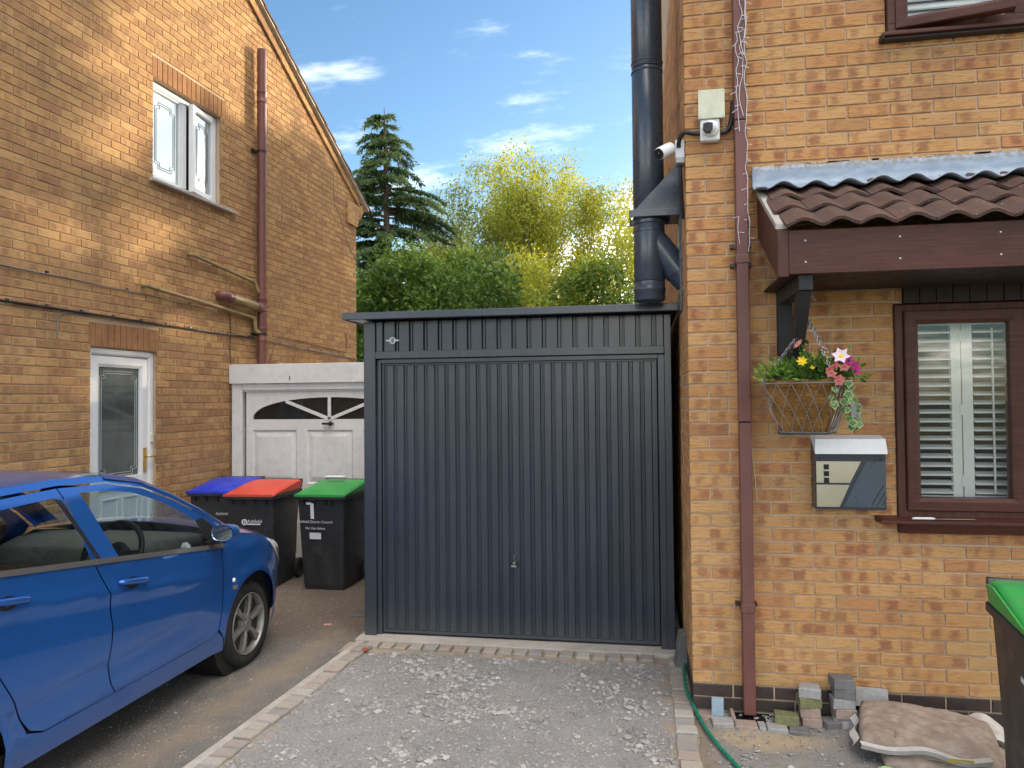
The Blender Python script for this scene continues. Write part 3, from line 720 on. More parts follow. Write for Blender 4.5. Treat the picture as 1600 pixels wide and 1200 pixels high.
# small grey bell
bp = thing('door_bell', (1.17, FY, 1.70), 'small grey doorbell box on the wall behind the hanging basket', 'doorbell')
mb = MB(); mb.box(1.140, 1.196, FY - .03, FY - .001, 1.690, 1.775); mb.build('case', simple('grey_bell', (.28, .28, .30), .4, .3), bp, bevel=.004)
mb = MB(); mb.lathe([(.005, 0), (.004, .003), (0, .0035)], (1.185, FY - .0302, 1.702), (0, -1, 0), 10); mb.build('screw', M['galv'], bp)
# thin white tool left on the sill
st = thing('paint_tool', (1.5, 4.36, 1.14), 'thin white handled tool with dark blade lying on the window sill', 'hand tool')
mb = MB(); mb.tube([(1.425, 4.352, 1.148), (1.44, 4.352, 1.149), (1.52, 4.354, 1.149), (1.54, 4.354, 1.148)], [.004, .007, .007, .005], 8); mb.build('handle', M['cam_white'], st, smooth=60)
mb = MB(); mb.bar((1.54, 4.354, 1.1475), (1.74, 4.362, 1.1475), .012, .003); mb.build('blade', M['steel'], st)

# ------------------------------------------------------------------ flue on the side wall
fl_ = thing('metal_flue', (.05, 5.1, 2.46), 'tall satin black metal flue pipe bracketed to the side wall above the grey garage', 'flue')
FC = Vector((.052, 5.1, 0)); FR = .104
for za, zb in ((2.60, 3.10), (3.104, 4.05), (4.054, 5.0), (5.004, 6.3)):
    mb = MB(); mb.lathe([(FR - .004, za), (FR, za + .006), (FR, zb - .006), (FR - .004, zb)], FC, (0, 0, 1), 48); mb.build('pipe_section', M['flue'], fl_, smooth=40)
for z in (3.072, 4.022, 4.085, 4.96):
    mb = MB(); mb.lathe([(FR, z), (FR + .004, z + .003), (FR + .004, z + .010), (FR, z + .013)], FC, (0, 0, 1), 48); mb.build('band', M['flue'], fl_, smooth=40)
mb = MB(); mb.lathe([(0, 2.462), (.085, 2.463), (FR - .003, 2.474), (FR, 2.485), (FR, 2.535), (FR + .004, 2.540), (FR + .004, 2.552), (FR, 2.557), (FR, 2.597)], FC, (0, 0, 1), 48); mb.build('drain_cap', M['flue'], fl_, smooth=40)
mb = MB(); mb.lathe([(FR, 2.985), (FR + .006, 2.99), (FR + .006, 3.012), (FR, 3.017)], FC, (0, 0, 1), 48); mb.lathe([(FR, 2.935), (FR + .003, 2.938), (FR + .003, 2.948), (FR, 2.951)], FC, (0, 0, 1), 48); mb.build('clamp_ring', M['flue'], fl_, smooth=40)
mb = MB(); mb.tube([(.06, 5.1, 2.905), (.12, 5.1, 2.835), (.185, 5.1, 2.745), (.225, 5.1, 2.69), (.252, 5.1, 2.655), (.30, 5.1, 2.60)], .090, 40); mb.build('tee_branch', M['flue'], fl_, smooth=50)
mb = MB(); mb.tube([(.222, 5.1, 2.694), (.246, 5.1, 2.662)], .096, 40); mb.build('branch_band', M['flue'], fl_, smooth=50)
mb = MB(); mb.box(.246, .2605, 4.985, 5.215, 2.39, 3.42); mb.build('wall_plate', M['flue'], fl_)
for y in (4.972, 5.222):
    mb = MB(); mb.prism([(.2605, 3.06), (.2605, 3.375), (-.03, 3.075), (-.03, 3.06)], lambda a, b, c: (a, c, b), y, y + .005); mb.build('gusset', M['flue'], fl_)
mb = MB(); mb.box(-.072, .25, 4.965, 4.975, 3.018, 3.064); mb.box(-.072, .25, 5.225, 5.235, 3.018, 3.064); mb.box(-.078, -.0722, 4.965, 5.235, 3.018, 3.064); mb.box(.19, .25, 4.976, 5.224, 3.02, 3.062)
mb.build('cradle', M['flue'], fl_, bevel=.002)
# ------------------------------------------------------------------ neighbouring house (gable wall along the drive)
LA = R(3.1); LO = Vector((-4.638, 7.763, 0)); LD = Vector((math.sin(LA), math.cos(LA), 0)); LN = Vector((math.cos(LA), -math.sin(LA), 0)); ZV = Vector((0, 0, 1))
def LW(u, z, n=0.0): return LO + LD * u + LN * n + ZV * z
RS = 0.565
rake = lambda u: 6.70 - RS * (u - .591)
PK = -1.07
tops = [lambda p: p[1] - rake(p[0]), lambda p: p[1] - (rake(PK) + RS * (p[0] - PK))]
nh = thing('brick_house', LO + LD * -1, 'tall brown brick gable house with white door and white upstairs window', 'house')
mL = brick_mat('brown_brick_gable', LO, LD, BRN, BRND, seed=4.0, flip=0.0, amt=0.62, grime=0.30)
mLs = brick_mat('brown_brick_soldier', LO, LD, [(0, (.36, .19, .09)), (1, (.30, .15, .075))], BRND, swap=True, seed=6.0, amt=.4)
DOOR = (-2.03, -1.195, 0.0, 2.315); LINT = (-2.05, -1.156, 2.315, 2.535)
UWN = (-1.256, -.165, 4.005, 5.025); ULT = (-1.27, -.078, 5.025, 5.245)
brickwork(nh, LO, LD, LN, -5.5, 3.36, (0, 105), [DOOR, LINT, UWN, ULT], lambda k: mL, True, top=tops, singles=300)
for (a, b, c, d) in (LINT, ULT):
    k = 0
    while a + .0745 * (k + 1) <= b + .001:
        u = a + .0745 * k + .037
        o = bpy.data.objects.new('brick', brick_mesh(.0655, .212, mLs)); COL.objects.link(o)
        o.matrix_basis = Matrix.Translation(LW(u, (c + d) / 2, rnd.uniform(-.002, .002))) @ Matrix((LD, -LN, ZV)).transposed().to_4x4(); adopt(o, nh); k += 1
mb = MB(); panel_with_openings(mb, LO, LD, LN, -5.5, 3.356, -.1, 7.8, [DOOR, UWN], .009, top=tops, reveal=.2)
W_ = 7.0
mb.add([LW(3.357, -.1, -.01), LW(3.357, 4.95, -.01), LW(3.357, 4.95, -W_), LW(3.357, -.1, -W_)], [(0, 1, 2, 3)])
mb.add([LW(-5.5, -.1, -.01), LW(-5.5, 4.95, -.01), LW(-5.5, 4.95, -W_), LW(-5.5, -.1, -W_)], [(0, 1, 2, 3)])
mb.build('wall', mortar_l, nh)
# verge corbel, kneeler, undercloak, roof
def lpl(a, b, c): return LW(a, b, c)
cb = MB(); cb.prism([(PK, rake(PK) - .20), (3.43, rake(3.43) - .165), (3.43, rake(3.43) - .03), (PK, rake(PK) - .03)], lpl, .001, .030); cb.build('verge_corbel', mL, nh)
cb = MB(); cb.prism([(PK - 4.4, rake(PK) - .20 - RS * 4.4), (PK, rake(PK) - .20), (PK, rake(PK) - .03), (PK - 4.4, rake(PK) - .03 - RS * 4.4)], lpl, .001, .030); cb.build('verge_corbel', mL, nh)
cb = MB(); cb.prism([(3.005, 4.585), (3.357, 4.585), (3.405, 4.66), (3.43, 4.735), (3.50, 4.735), (3.53, 4.81), (3.60, 4.885), (3.64, 5.00), (3.66, rake(3.66) + .02), (3.55, rake(3.55) - .02), (3.431, rake(3.431) - .172), (3.005, 4.945)], lpl, -.20, .026); cb.build('kneeler', mL, nh)
cb = MB(); cb.prism([(PK, rake(PK) - .03), (3.70, rake(3.70) - .03), (3.70, rake(3.70) + .0), (PK, rake(PK) + .0)], lpl, -.05, .075); cb.build('undercloak', simple('pale_undercloak', (.50, .42, .33), .8), nh)
k = 0; step = .30; dirr = Vector((1, -RS)).normalized(); u = 3.80
while u > PK - .1:
    a = (u, rake(u) + .005); bq = (u - dirr.x * (step + .07), rake(u) + .005 - dirr.y * (step + .07))
    mb = MB(); mb.prism([(a[0], a[1] + .012), (bq[0], bq[1] - .014), (bq[0], bq[1] + .006), (a[0], a[1] + .040)], lpl, -W_, .085 + rnd.uniform(-.004, .006)); mb.build('tile_course', M['tile_far'], nh)
    u -= dirr.x * step
mb = MB(); mb.prism([(PK, rake(PK) + .02), (PK - 4.9, rake(PK) + .02 - RS * 4.9), (PK - 4.9, rake(PK) + .06 - RS * 4.9), (PK, rake(PK) + .06)], lpl, -W_, .085); mb.build('roof', M['tile_far'], nh)
# upstairs window
fr = lambda x, z, d: LW(x, z, -d)
mb = MB(); mitre_frame(mb, fr, -1.245, -.175, 4.02, 5.012, .052, .055, .12)
mb.obox(LW(-.715, 4.516, -.088), LD * .032, LN * .031, ZV * .442)
lw = mb.build('window', M['white_pvc'], nh, bevel=.003); lw['label'] = 'white upstairs window with leaded panes, one sash ajar'
mb = MB(); mb.obox(LW(-.62, 3.997, -.03), LD * .69, LN * .085, ZV * .014); mb.build('sill', M['concrete'], lw, bevel=.004)
mb = MB(); mitre_frame(mb, fr, -1.2, -.742, 4.065, 4.968, .028, .072, .11); mb.build('glazing_bead', M['white_pvc'], lw)
def leaded(mb_, f3, x0, x1, z0, z1, r=.0035):
    i = .055; j = .09; c = .05
    for q, e in ((.0, 0), (.022, 0)):
        a, b, lo, hi = x0 + i + q, x1 - i - q, z0 + j + q, z1 - j - q
        pts = [(a + c, lo), (b - c, lo), (b - c, lo + c * .8), (b, lo + c), (b, hi - c), (b - c, hi - c * .8), (b - c, hi), (a + c, hi), (a + c, hi - c * .8), (a, hi - c), (a, lo + c), (a + c, lo + c * .8), (a + c, lo)]
        mb_.tube([f3(x, z) for x, z in pts], r, 4)
mb = MB(); mb.add([fr(-1.175, 4.09, .095), fr(-.768, 4.09, .095), fr(-.768, 4.945, .095), fr(-1.175, 4.945, .095)], [(0, 1, 2, 3)]); mb.build('pane', M['obscure'], lw)
lead_g = simple('leading', (.10, .11, .12), .5)
mb = MB(); leaded(mb, lambda x, z: fr(x, z, .0935), -1.175, -.768, 4.09, 4.945, .003); mb.build('leading', lead_g, lw)
sa = R(9); hg = -.195
fs2 = lambda x, z, d: LW(hg + (x - hg) * math.cos(sa), z, -.06 - (hg - x) * -math.sin(sa) - d)
mb = MB(); mitre_frame(mb, fs2, -.672, -.195, 4.05, 4.985, .062, 0.0, .055); mb.build('sash', M['white_pvc'], lw)
mb = MB(); mb.add([fs2(-.615, 4.107, .03), fs2(-.252, 4.107, .03), fs2(-.252, 4.928, .03), fs2(-.615, 4.928, .03)], [(0, 1, 2, 3)]); mb.build('pane', M['obscure'], lw)
mb = MB(); leaded(mb, lambda x, z: fs2(x, z, .0285), -.615, -.252, 4.107, 4.928, .003); mb.build('leading', lead_g, lw)
mb = MB(); mb.obox(LW(-.7, 4.5, -.4), LD * .6, LN * .01, ZV * .6); mb.build('room_back', M['interior'], nh)
# white door
mb = MB(); mitre_frame(mb, fr, -2.025, -1.2, 0.0, 2.312, .06, .035, .12)
dr = mb.build('door', M['white_pvc'], nh, bevel=.003); dr['label'] = 'white half glazed side door'
mb = MB(); mitre_frame(mb, fr, -1.968, -1.257, .05, 2.245, .10, .050, .10)
mb.obox(LW(-1.6125, .60, -.075), LD * .256, LN * .02, ZV * .45); mb.build('leaf', M['white_pvc'], dr, bevel=.003)
mb = MB(); mb.obox(LW(-1.6125, 1.08, -.072), LD * .26, LN * .024, ZV * .055); mb.build('door_rail', M['white_pvc'], dr)
for uu in (-1.74, -1.485):
    mb = MB(); mitre_frame(mb, fr, uu - .10, uu + .10, .22, .95, .02, .046, .056); mb.build('moulding', M['white_pvc'], dr)
mb = MB(); mb.add([fr(-1.875, 1.13, .078), fr(-1.35, 1.13, .078), fr(-1.35, 2.15, .078), fr(-1.875, 2.15, .078)], [(0, 1, 2, 3)]); mb.build('pane', simple('dark_obscure_glass', (.075, .09, .088), .08, var=.3, scale=5, spec=.9), dr)
mb = MB(); leaded(mb, lambda x, z: fr(x, z, .0765), -1.90, -1.325, 1.06, 2.20, .003); mb.build('leading', simple('bright_leading', (.45, .47, .48), .4), dr)
mb = MB(); mb.obox(LW(-1.305, 1.27, -.044), LD * .016, LN * .006, ZV * .115); mb.tube([LW(-1.305, 1.30, -.04), LW(-1.305, 1.30, .01), LW(-1.28, 1.30, .016), LW(-1.215, 1.295, .012)], .009, 8); mb.build('handle', M['brass'], dr, smooth=50)
mb = MB(); mb.obox(LW(-1.228, 1.475, -.03), LD * .017, LN * .012, ZV * .04); mb.build('lock_plate', M['cream'], dr, bevel=.004)

# soil pipe and its branches
sp = thing('soil_pipe', LW(.53, 2.2, .085), 'brown vertical soil vent pipe up the gable wall', 'pipe')
for za, zb in ((2.1, 2.93), (3.06, 5.48), (5.56, 6.11)):
    mb = MB(); mb.tube([LW(.532, za, .085), LW(.532, zb, .085)], .055, 28); mb.build('pipe', M['brown_pvc'], sp, smooth=50)
for za, zb in ((5.45, 5.60), (2.91, 3.08), (2.55, 2.72)):
    mb = MB(); mb.lathe([(.055, 0), (.062, .006), (.062, .03), (.058, .036), (.058, zb - za - .036), (.062, zb - za - .03), (.062, zb - za - .006), (.055, zb - za)], LW(.532, za, .085), (0, 0, 1), 28); mb.build('collar', M['brown_pvc'], sp, smooth=40)
for z in (4.84, 2.62):
    mb = MB(); mb.lathe([(.0585, 0), (.0585, .03)], LW(.532, z, .085), (0, 0, 1), 28); mb.bar(LW(.532 - .03, z + .015, .0), LW(.532 - .03, z + .015, .07), .02, .02); mb.obox(LW(.47, z + .015, .012), LD * .05, LN * .01, ZV * .014); mb.build('bracket', M['black_pl'], sp, smooth=40)
mb = MB(); mb.tube([LW(.60, 2.985, .085), LW(.64, 2.985, .085)], .022, 14); mb.build('access_cap', M['brown_pvc'], sp, smooth=50)
aged = simple('aged_waste_pipe', (.27, .20, .085), .45, var=.25, scale=9, dirt=((.13, .085, .05), 6, .7))
w0 = thing('waste_pipe', LW(.1, 2.95, .085), 'thick short brown waste pipe stub joining the soil pipe', 'pipe')
mb = MB(); mb.tube(catmull([LW(-.21, 3.01, -.02), LW(-.21, 3.01, .05), LW(-.17, 3.006, .083), LW(-.10, 3.0, .085)], 5), .056, 22); mb.build('elbow', M['brown_pvc'], w0, smooth=60)
mb = MB(); mb.tube([LW(-.10, 3.0, .085), LW(.18, 2.978, .085), LW(.475, 2.955, .085)], .052, 22); mb.build('pipe', aged, w0, smooth=60)
mb = MB(); mb.tube([LW(-.115, 3.001, .085), LW(-.085, 2.999, .085)], .061, 22); mb.tube([LW(.39, 2.962, .085), LW(.475, 2.956, .085)], .060, 22); mb.build('collar', M['brown_pvc'], w0, smooth=50)
w1 = thing('waste_pipe', LW(-.1, 3.3, .05), 'upper of the two thin waste pipes, running down to the soil pipe', 'pipe')
mb = MB(); mb.tube(catmull([LW(-.73, 3.368, -.01), LW(-.73, 3.368, .035), LW(-.70, 3.366, .05), LW(-.64, 3.360, .05)], 5) + [LW(-.1, 3.307, .05), LW(.38, 3.260, .05)], .0195, 12); mb.build('pipe', aged, w1, smooth=60)
mb = MB(); mb.tube(catmull([LW(.36, 3.262, .05), LW(.42, 3.255, .05), LW(.455, 3.21, .055), LW(.47, 3.15, .07), LW(.50, 3.14, .08)], 5), .024, 12); mb.build('elbow', aged, w1, smooth=60)
w2 = thing('waste_pipe', LW(-.5, 2.88, .05), 'longer lower thin waste pipe with mossy stains on the gable', 'pipe')
mb = MB(); mb.tube(catmull([LW(-1.40, 2.940, -.01), LW(-1.40, 2.940, .035), LW(-1.37, 2.938, .05), LW(-1.30, 2.933, .05)], 5) + [LW(-.6, 2.892, .05), LW(.36, 2.830, .05)], .0205, 12); mb.build('pipe', aged, w2, smooth=60)
mb = MB(); mb.tube([LW(-1.26, 2.930, .05), LW(-1.19, 2.926, .05)], .026, 12); mb.tube(catmull([LW(.35, 2.831, .05), LW(.405, 2.825, .05), LW(.43, 2.78, .052), LW(.435, 2.70, .055), LW(.45, 2.665, .07), LW(.49, 2.66, .08)], 5), .025, 12); mb.build('elbow', aged, w2, smooth=60)
# cables
def cable(pts, label, r, mat, clips=None, seed=3, wob=.004):
    q = random.Random(seed); t_ = thing('wall_cable', LW(pts[0][0], pts[0][1]), label, 'cable')
    dense = []
    for (a, b) in zip(pts, pts[1:]):
        n = max(1, int(abs(b[0] - a[0]) / .28))
        dense += [(a[0] + (b[0] - a[0]) * i / n, a[1] + (b[1] - a[1]) * i / n + q.uniform(-wob, wob)) for i in range(n)]
    dense.append(pts[-1]); mb_ = MB(); mb_.tube(catmull([LW(u, z, r + .004) for u, z in dense], 4), r, 6); mb_.build('cable', mat, t_, smooth=60)
    if clips:
        u = pts[0][0] + .1
        while u < pts[-1][0]:
            z = [a[1] + (b[1] - a[1]) * (u - a[0]) / (b[0] - a[0]) for a, b in zip(pts, pts[1:]) if a[0] <= u <= b[0]][0]
            mb_ = MB(); mb_.obox(LW(u, z + .014, .008), LD * .012, LN * .008, ZV * .008); mb_.build('clip', M['black_pl'], t_); u += clips
grey_cab = simple('grey_cable', (.20, .19, .17), .6)
cable([(-4.4, 2.90), (-2.916, 2.878), (-1.6, 2.862), (-.55, 2.838), (-.2, 2.80)], 'thin grey cable sagging across the gable, the upper one', .006, grey_cab, .9, 3)
cable([(-4.4, 2.60), (-2.914, 2.60), (-1.2, 2.592), (.45, 2.588)], 'black clipped cable running level above the white door', .011, M['black_pl'], .36, 4, .001)
cable([(.62, 2.588), (1.6, 2.545), (3.345, 2.49)], 'pale clipped cable on the gable beyond the soil pipe', .009, grey_cab, .36, 5, .002)
cable([(.78, 2.25), (.99, 2.61), (1.10, 2.645), (1.61, 2.63), (2.86, 2.575), (2.97, 2.60), (3.0, 2.70), (2.97, 2.87)], 'thin looping brown cable near the far corner of the gable', .005, simple('brown_cable', (.14, .09, .05), .6), None, 6, .0)
cable([(2.565, 5.25), (2.60, 4.80), (2.75, 4.65), (3.08, 4.24), (3.34, 4.07)], 'thin cable dropping from the roof verge to the wall corner', .004, grey_cab, None, 7, .0)
cable([(-.01, 2.83), (.01, 2.6), (-.005, 2.45), (.016, 2.24)], 'thin dark wire hanging down beside the soil pipe', .005, simple('dark_wire', (.06, .045, .03), .6), None, 8, .0)
cable([(-2.39, 2.34), (-2.392, 2.50), (-2.36, 2.555), (-2.28, 2.575), (-2.0, 2.58)], 'short pale cable dropping left of the door', .0045, grey_cab, None, 9, .0)

# ------------------------------------------------------------------ white timber garage
GY = 7.76
wg = thing('white_garage', (-3.45, GY + 1, 0), 'old white garage with fan light door behind the bins', 'garage')
mb = MB(); mb.box(-4.632, -2.26, GY - .02, GY + .02, 2.028, 2.246); mb.build('fascia', M['white_wood'], wg, bevel=.004)
for x0, x1 in ((-4.612, -4.485), (-2.40, -2.28)):
    mb = MB(); mb.box(x0, x1, GY + .005, GY + .09, 0, 2.027); mb.build('post', M['white_wood'], wg, bevel=.004)
mb = MB(); mb.box(-4.484, -2.401, GY + .012, GY + .09, 1.955, 2.026); mb.box(-4.484, -2.401, GY + .03, GY + .09, 1.935, 1.954); mb.build('door_head', M['white_wood'], wg, bevel=.003)
mb = MB(); mb.box(-4.60, -2.28, GY + .1, GY + 4.5, 2.15, 2.20); mb.box(-4.60, -4.55, GY + .1, GY + 4.4, 0, 2.14); mb.box(-2.33, -2.28, GY + .1, GY + 4.4, 0, 2.14); mb.build('shell', M['concrete'], wg)
# door leaf with an arched opening
DX0, DX1, AC = -4.455, -2.445, -3.45
arcw, arcz0, arch = .925, 1.622, .245
arc = [(AC + arcw * math.cos(math.pi * k / 24), arcz0 + arch * (math.sin(math.pi * k / 24)) ** .85) for k in range(25)]
mb = MB(); yd = GY + .045
vs = [(x, yd, z) for x, z in arc] + [(x, yd, 1.933) for x, z in arc]
mb.add(vs, [(k, k + 1, 26 + k, 25 + k) for k in range(24)])
mb.add([(x, yd, z) for x, z in arc] + [(x, yd + .03, z) for x, z in arc], [(k, k + 1, 26 + k, 25 + k) for k in range(24)])
mb.add([(DX0, yd, arcz0), (arc[24][0], yd, arcz0), (arc[24][0], yd, 1.933), (DX0, yd, 1.933)], [(0, 1, 2, 3)]); mb.add([(arc[0][0], yd, arcz0), (DX1, yd, arcz0), (DX1, yd, 1.933), (arc[0][0], yd, 1.933)], [(0, 1, 2, 3)])
cols = [(-4.381, -3.839), (-3.724, -3.174), (-3.059, -2.517)]; rows_ = [(.10, .78), (.90, 1.503)]
xs = [DX0] + [q for c in cols for q in c] + [DX1]; zs = [.02] + [q for c in rows_ for q in c] + [arcz0]
for i in range(len(xs) - 1):
    for j in range(len(zs) - 1):
        if i % 2 == 1 and j % 2 == 1: continue
        mb.add([(xs[i], yd, zs[j]), (xs[i + 1], yd, zs[j]), (xs[i + 1], yd, zs[j + 1]), (xs[i], yd, zs[j + 1])], [(0, 1, 2, 3)])
wd = mb.build('door', M['white_wood'], wg)
for a, b in cols:
    for c, d in rows_:
        mb = MB(); i1 = .022; i2 = .075
        r1 = [(a, c), (b, c), (b, d), (a, d)]; r2 = [(a + i1, c + i1), (b - i1, c + i1), (b - i1, d - i1), (a + i1, d - i1)]; r3 = [(a + i2, c + i2), (b - i2, c + i2), (b - i2, d - i2), (a + i2, d - i2)]
        v = [(x, yd, z) for x, z in r1] + [(x, yd + .018, z) for x, z in r2] + [(x, yd + .004, z) for x, z in r3]
        mb.add(v, [(k, (k + 1) % 4, 4 + (k + 1) % 4, 4 + k) for k in range(4)] + [(4 + k, 4 + (k + 1) % 4, 8 + (k + 1) % 4, 8 + k) for k in range(4)] + [(8, 9, 10, 11)]); mb.build('panel', M['white_wood'], wd)
mb = MB(); mb.add([(x, yd + .03, z) for x, z in arc], [list(range(25))]); mb.build('pane', M['dark_glass'], wd)
for ex, ez in ((AC, 1.866), (AC - .52, 1.825), (AC + .52, 1.825)):
    mb = MB(); mb.bar((AC, yd + .004, arcz0), (ex, yd + .004, ez), .036, .02, (0, 1, 0)); mb.build('glazing_bar', M['white_wood'], wd)
mb = MB(); mb.lathe([(.026, 0), (.022, .012), (.012, .014), (.012, .04)], (AC + .01, yd, 1.572), (0, -1, 0), 16); mb.bar((AC - .07, yd - .035, 1.572), (AC + .06, yd - .035, 1.572), .03, .022); mb.build('handle', M['black_pl'], wd, smooth=40)
mb = MB(); mb.box(-3.90, -3.885, GY - .021, GY - .0205, 2.06, 2.11); mb.build('crack', simple('rusty_mark', (.16, .11, .07), .8), wg)

# ------------------------------------------------------------------ anthracite steel garage
GF = 5.42
dg = thing('steel_garage', (-.96, GF + 2, 0.03), 'dark grey ribbed steel garage with up-and-over door between the houses', 'garage')
GX0, GX1 = -2.115, .200
mb = MB(); mb.box(GX0, -2.022, GF, GF + .05, .03, 2.42); mb.build('corner_post', M['charcoal'], dg, bevel=.004)
mb = MB(); mb.box(-2.0215, -1.988, GF + .035, GF + .075, .03, 2.13); mb.build('door_jamb', M['charcoal'], dg, bevel=.003)
mb = MB(); mb.box(.105, .1505, GF + .004, GF + .05, .03, 2.13); mb.build('door_jamb', M['charcoal'], dg, bevel=.003)
mb = MB(); mb.box(.151, GX1, GF, GF + .05, .03, 2.42); mb.build('corner_post', M['charcoal'], dg, bevel=.004)
mb = MB(); mb.box(-2.021, .1505, GF - .006, GF + .05, 2.135, 2.192); mb.build('lintel_trim', M['charcoal'], dg, bevel=.004)
mb = MB(); mb.box(-2.021, .1505, GF + .035, GF + .06, 2.1925, 2.42); fp = mb.build('fascia_sheet', M['charcoal'], dg)


def pan(mb_, x0, x1, yf, yb, z0, z1, s=.006):
    v = [(x0, yb, z0), (x0 + s, yf, z0), (x1 - s, yf, z0), (x1, yb, z0), (x0, yb, z1), (x0 + s, yf, z1), (x1 - s, yf, z1), (x1, yb, z1)]
    mb_.add(v, [(0, 1, 5, 4), (1, 2, 6, 5), (2, 3, 7, 6), (0, 3, 2, 1), (4, 5, 6, 7)])


x = -2.021; wds = [.052]
i = 0; x = -1.950
mb = MB(); pan(mb, -2.020, -1.962, GF + .010, GF + .0345, 2.1925, 2.42); mb.build('fascia_panel', M['charcoal'], fp)
while x < .14:
    x1 = min(x + .087, .150); mb = MB(); pan(mb, x, x1, GF + .010, GF + .0345, 2.1925, 2.42); mb.build('fascia_panel', M['charcoal'], fp)
    mb = MB(); pan(mb, x + .094, min(x + .107, .150), GF + .022, GF + .0345, 2.1925, 2.42, .003); mb.build('fascia_rib', M['charcoal'], fp) if x + .107 < .15 else None
    x += .1135
# up-and-over door
OX0, OX1 = -1.982, .098
mb = MB(); mb.box(OX0, OX1, GF + .058, GF + .07, .045, 2.10); ud = mb.build('door', M['charcoal'], dg)
mb = MB(); mb.box(OX0 - .004, OX1 + .006, GF + .02, GF + .0575, 2.100, 2.132); mb.build('door_head_rail', M['charcoal'], dg, bevel=.003)
n = 25; pw = (OX1 - OX0 - .05) / n
for i in range(n):
    a = OX0 + .025 + pw * i
    mb = MB(); pan(mb, a + .011, a + pw - .010, GF + .046, GF + .0578, .072, 2.082, .007); mb.build('door_panel', M['charcoal'], ud)
    mb = MB(); pan(mb, a - .0055, a + .0045, GF + .0515, GF + .0578, .072, 2.082, .003); mb.build('door_rib', M['charcoal'], ud)
mb = MB(); mb.box(OX0, OX0 + .014, GF + .044, GF + .0575, .045, 2.10); mb.box(OX1 - .014, OX1, GF + .044, GF + .0575, .045, 2.10); mb.box(OX0 + .0145, OX1 - .0145, GF + .044, GF + .0575, .045, .066); mb.box(OX0 + .0145, OX1 - .0145, GF + .044, GF + .0575, 2.086, 2.0995); mb.build('door_edge', M['charcoal'], ud, bevel=.003)
mb = MB(); mb.box(OX0 - .005, OX1 + .005, GF + .0705, GF + .09, .03, 2.13); mb.build('door_backing', M['black_gap'], dg)
hx, hz = -.955, .607
hd = MB(); hd.lathe([(.030, 0), (.030, .004), (.024, .008)], (hx, GF + .046, hz - .01), (0, -1, 0), 24); hb = hd.build('lock_plate', M['black_pl'], ud, smooth=40)
mb = MB(); mb.lathe([(.011, 0), (.009, .034)], (hx, GF + .038, hz), (0, -1, 0), 14); mb.build('handle_stem', M['galv'], hb, smooth=40)
mb = MB(); mb.bar((hx - .022, GF + .006, hz - .022), (hx + .020, GF + .006, hz - .024), .016, .012); mb.build('handle_bar', M['galv'], hb, bevel=.003)
mb = MB(); mb.tube([(hx, GF + .030, hz + .012), (hx - .006, GF + .020, hz + .028), (hx + .001, GF + .016, hz + .045), (hx + .001, GF + .016, hz + .058)], [.003, .003, .006, .004], 8); mb.build('key', M['galv'], hb, smooth=50)
# maker's emblem: ring on a bar
em = MB(); em.lathe([(.017, 0), (.017, .004), (.026, .004), (.026, 0)], (-1.884, GF + .0095, 2.275), (0, -1, 0), 28, cap=False); emb = em.build('emblem', M['print_white'], dg, smooth=30); emb['label'] = 'white ring and bar emblem on the garage fascia'
mb = MB(); mb.prism([(-.056, -.004), (-.044, -.006), (.047, -.006), (.057, .001), (.044, .006), (-.050, .006)], lambda a, b, c: (-1.884 + a, GF + .0095 - c, 2.275 + b), .0042, .0058); mb.build('emblem_bar', M['print_white'], emb)
mb = MB(); mb.box(-1.897, -1.871, GF + .0030, GF + .0036, 2.2722, 2.2778); mb.build('emblem_mark', M['charcoal'], emb)
# flat roof, walls
RY0 = 5.27
mb = MB(); mb.box(-2.228, .246, RY0, RY0 + .012, 2.424, 2.478); mb.box(-2.228, -2.216, RY0 + .0125, 10.4, 2.424, 2.478); mb.box(.234, .246, RY0 + .0125, 10.4, 2.424, 2.478); mb.build('roof_trim', M['charcoal'], dg, bevel=.004)
mb = MB(); mb.box(-2.215, .233, RY0 + .013, 10.38, 2.43, 2.466); mb.build('roof', M['charcoal'], dg)
mb = MB(); mb.box(GX0, GX0 + .02, GF + .051, 10.2, .03, 2.425); mb.box(GX1 - .02, GX1, GF + .051, 10.2, .03, 2.425); mb.box(GX0, GX1, 10.201, 10.22, .03, 2.425); mb.build('side_wall', M['charcoal'], dg)
# ------------------------------------------------------------------ ground
def ground_mat(name, cols, fine, stone, sc_=1.0):
    m, t, b = new_mat(name); p = t.pos()
    big = t.noise(p, .9 * sc_, 5, .6); mid = t.noise(p, 7 * sc_, 5, .65); fn = t.noise(p, 95 * sc_, 4, .75); sp_ = t.noise(p, 260 * sc_, 2, .6)
    c = t.mix(t.map(big, .38, .66), cols[0], cols[1]); c = t.mix(t.map(mid, .45, .7, 0, .7), c, cols[2])
    c = t.mix(t.map(fn, .42, .70, 0, fine), c, stone); c = t.mix(t.map(sp_, .60, .72, 0, .7), c, tuple(min(1, x * 1.9) for x in stone))
    c = t.mix(t.map(sp_, .42, .30, 0, .7), c, tuple(x * .35 for x in cols[0]))
    return m, t, b, c, t.m('ADD', t.m('MULTIPLY', fn, .7), t.m('MULTIPLY', sp_, .5)), p


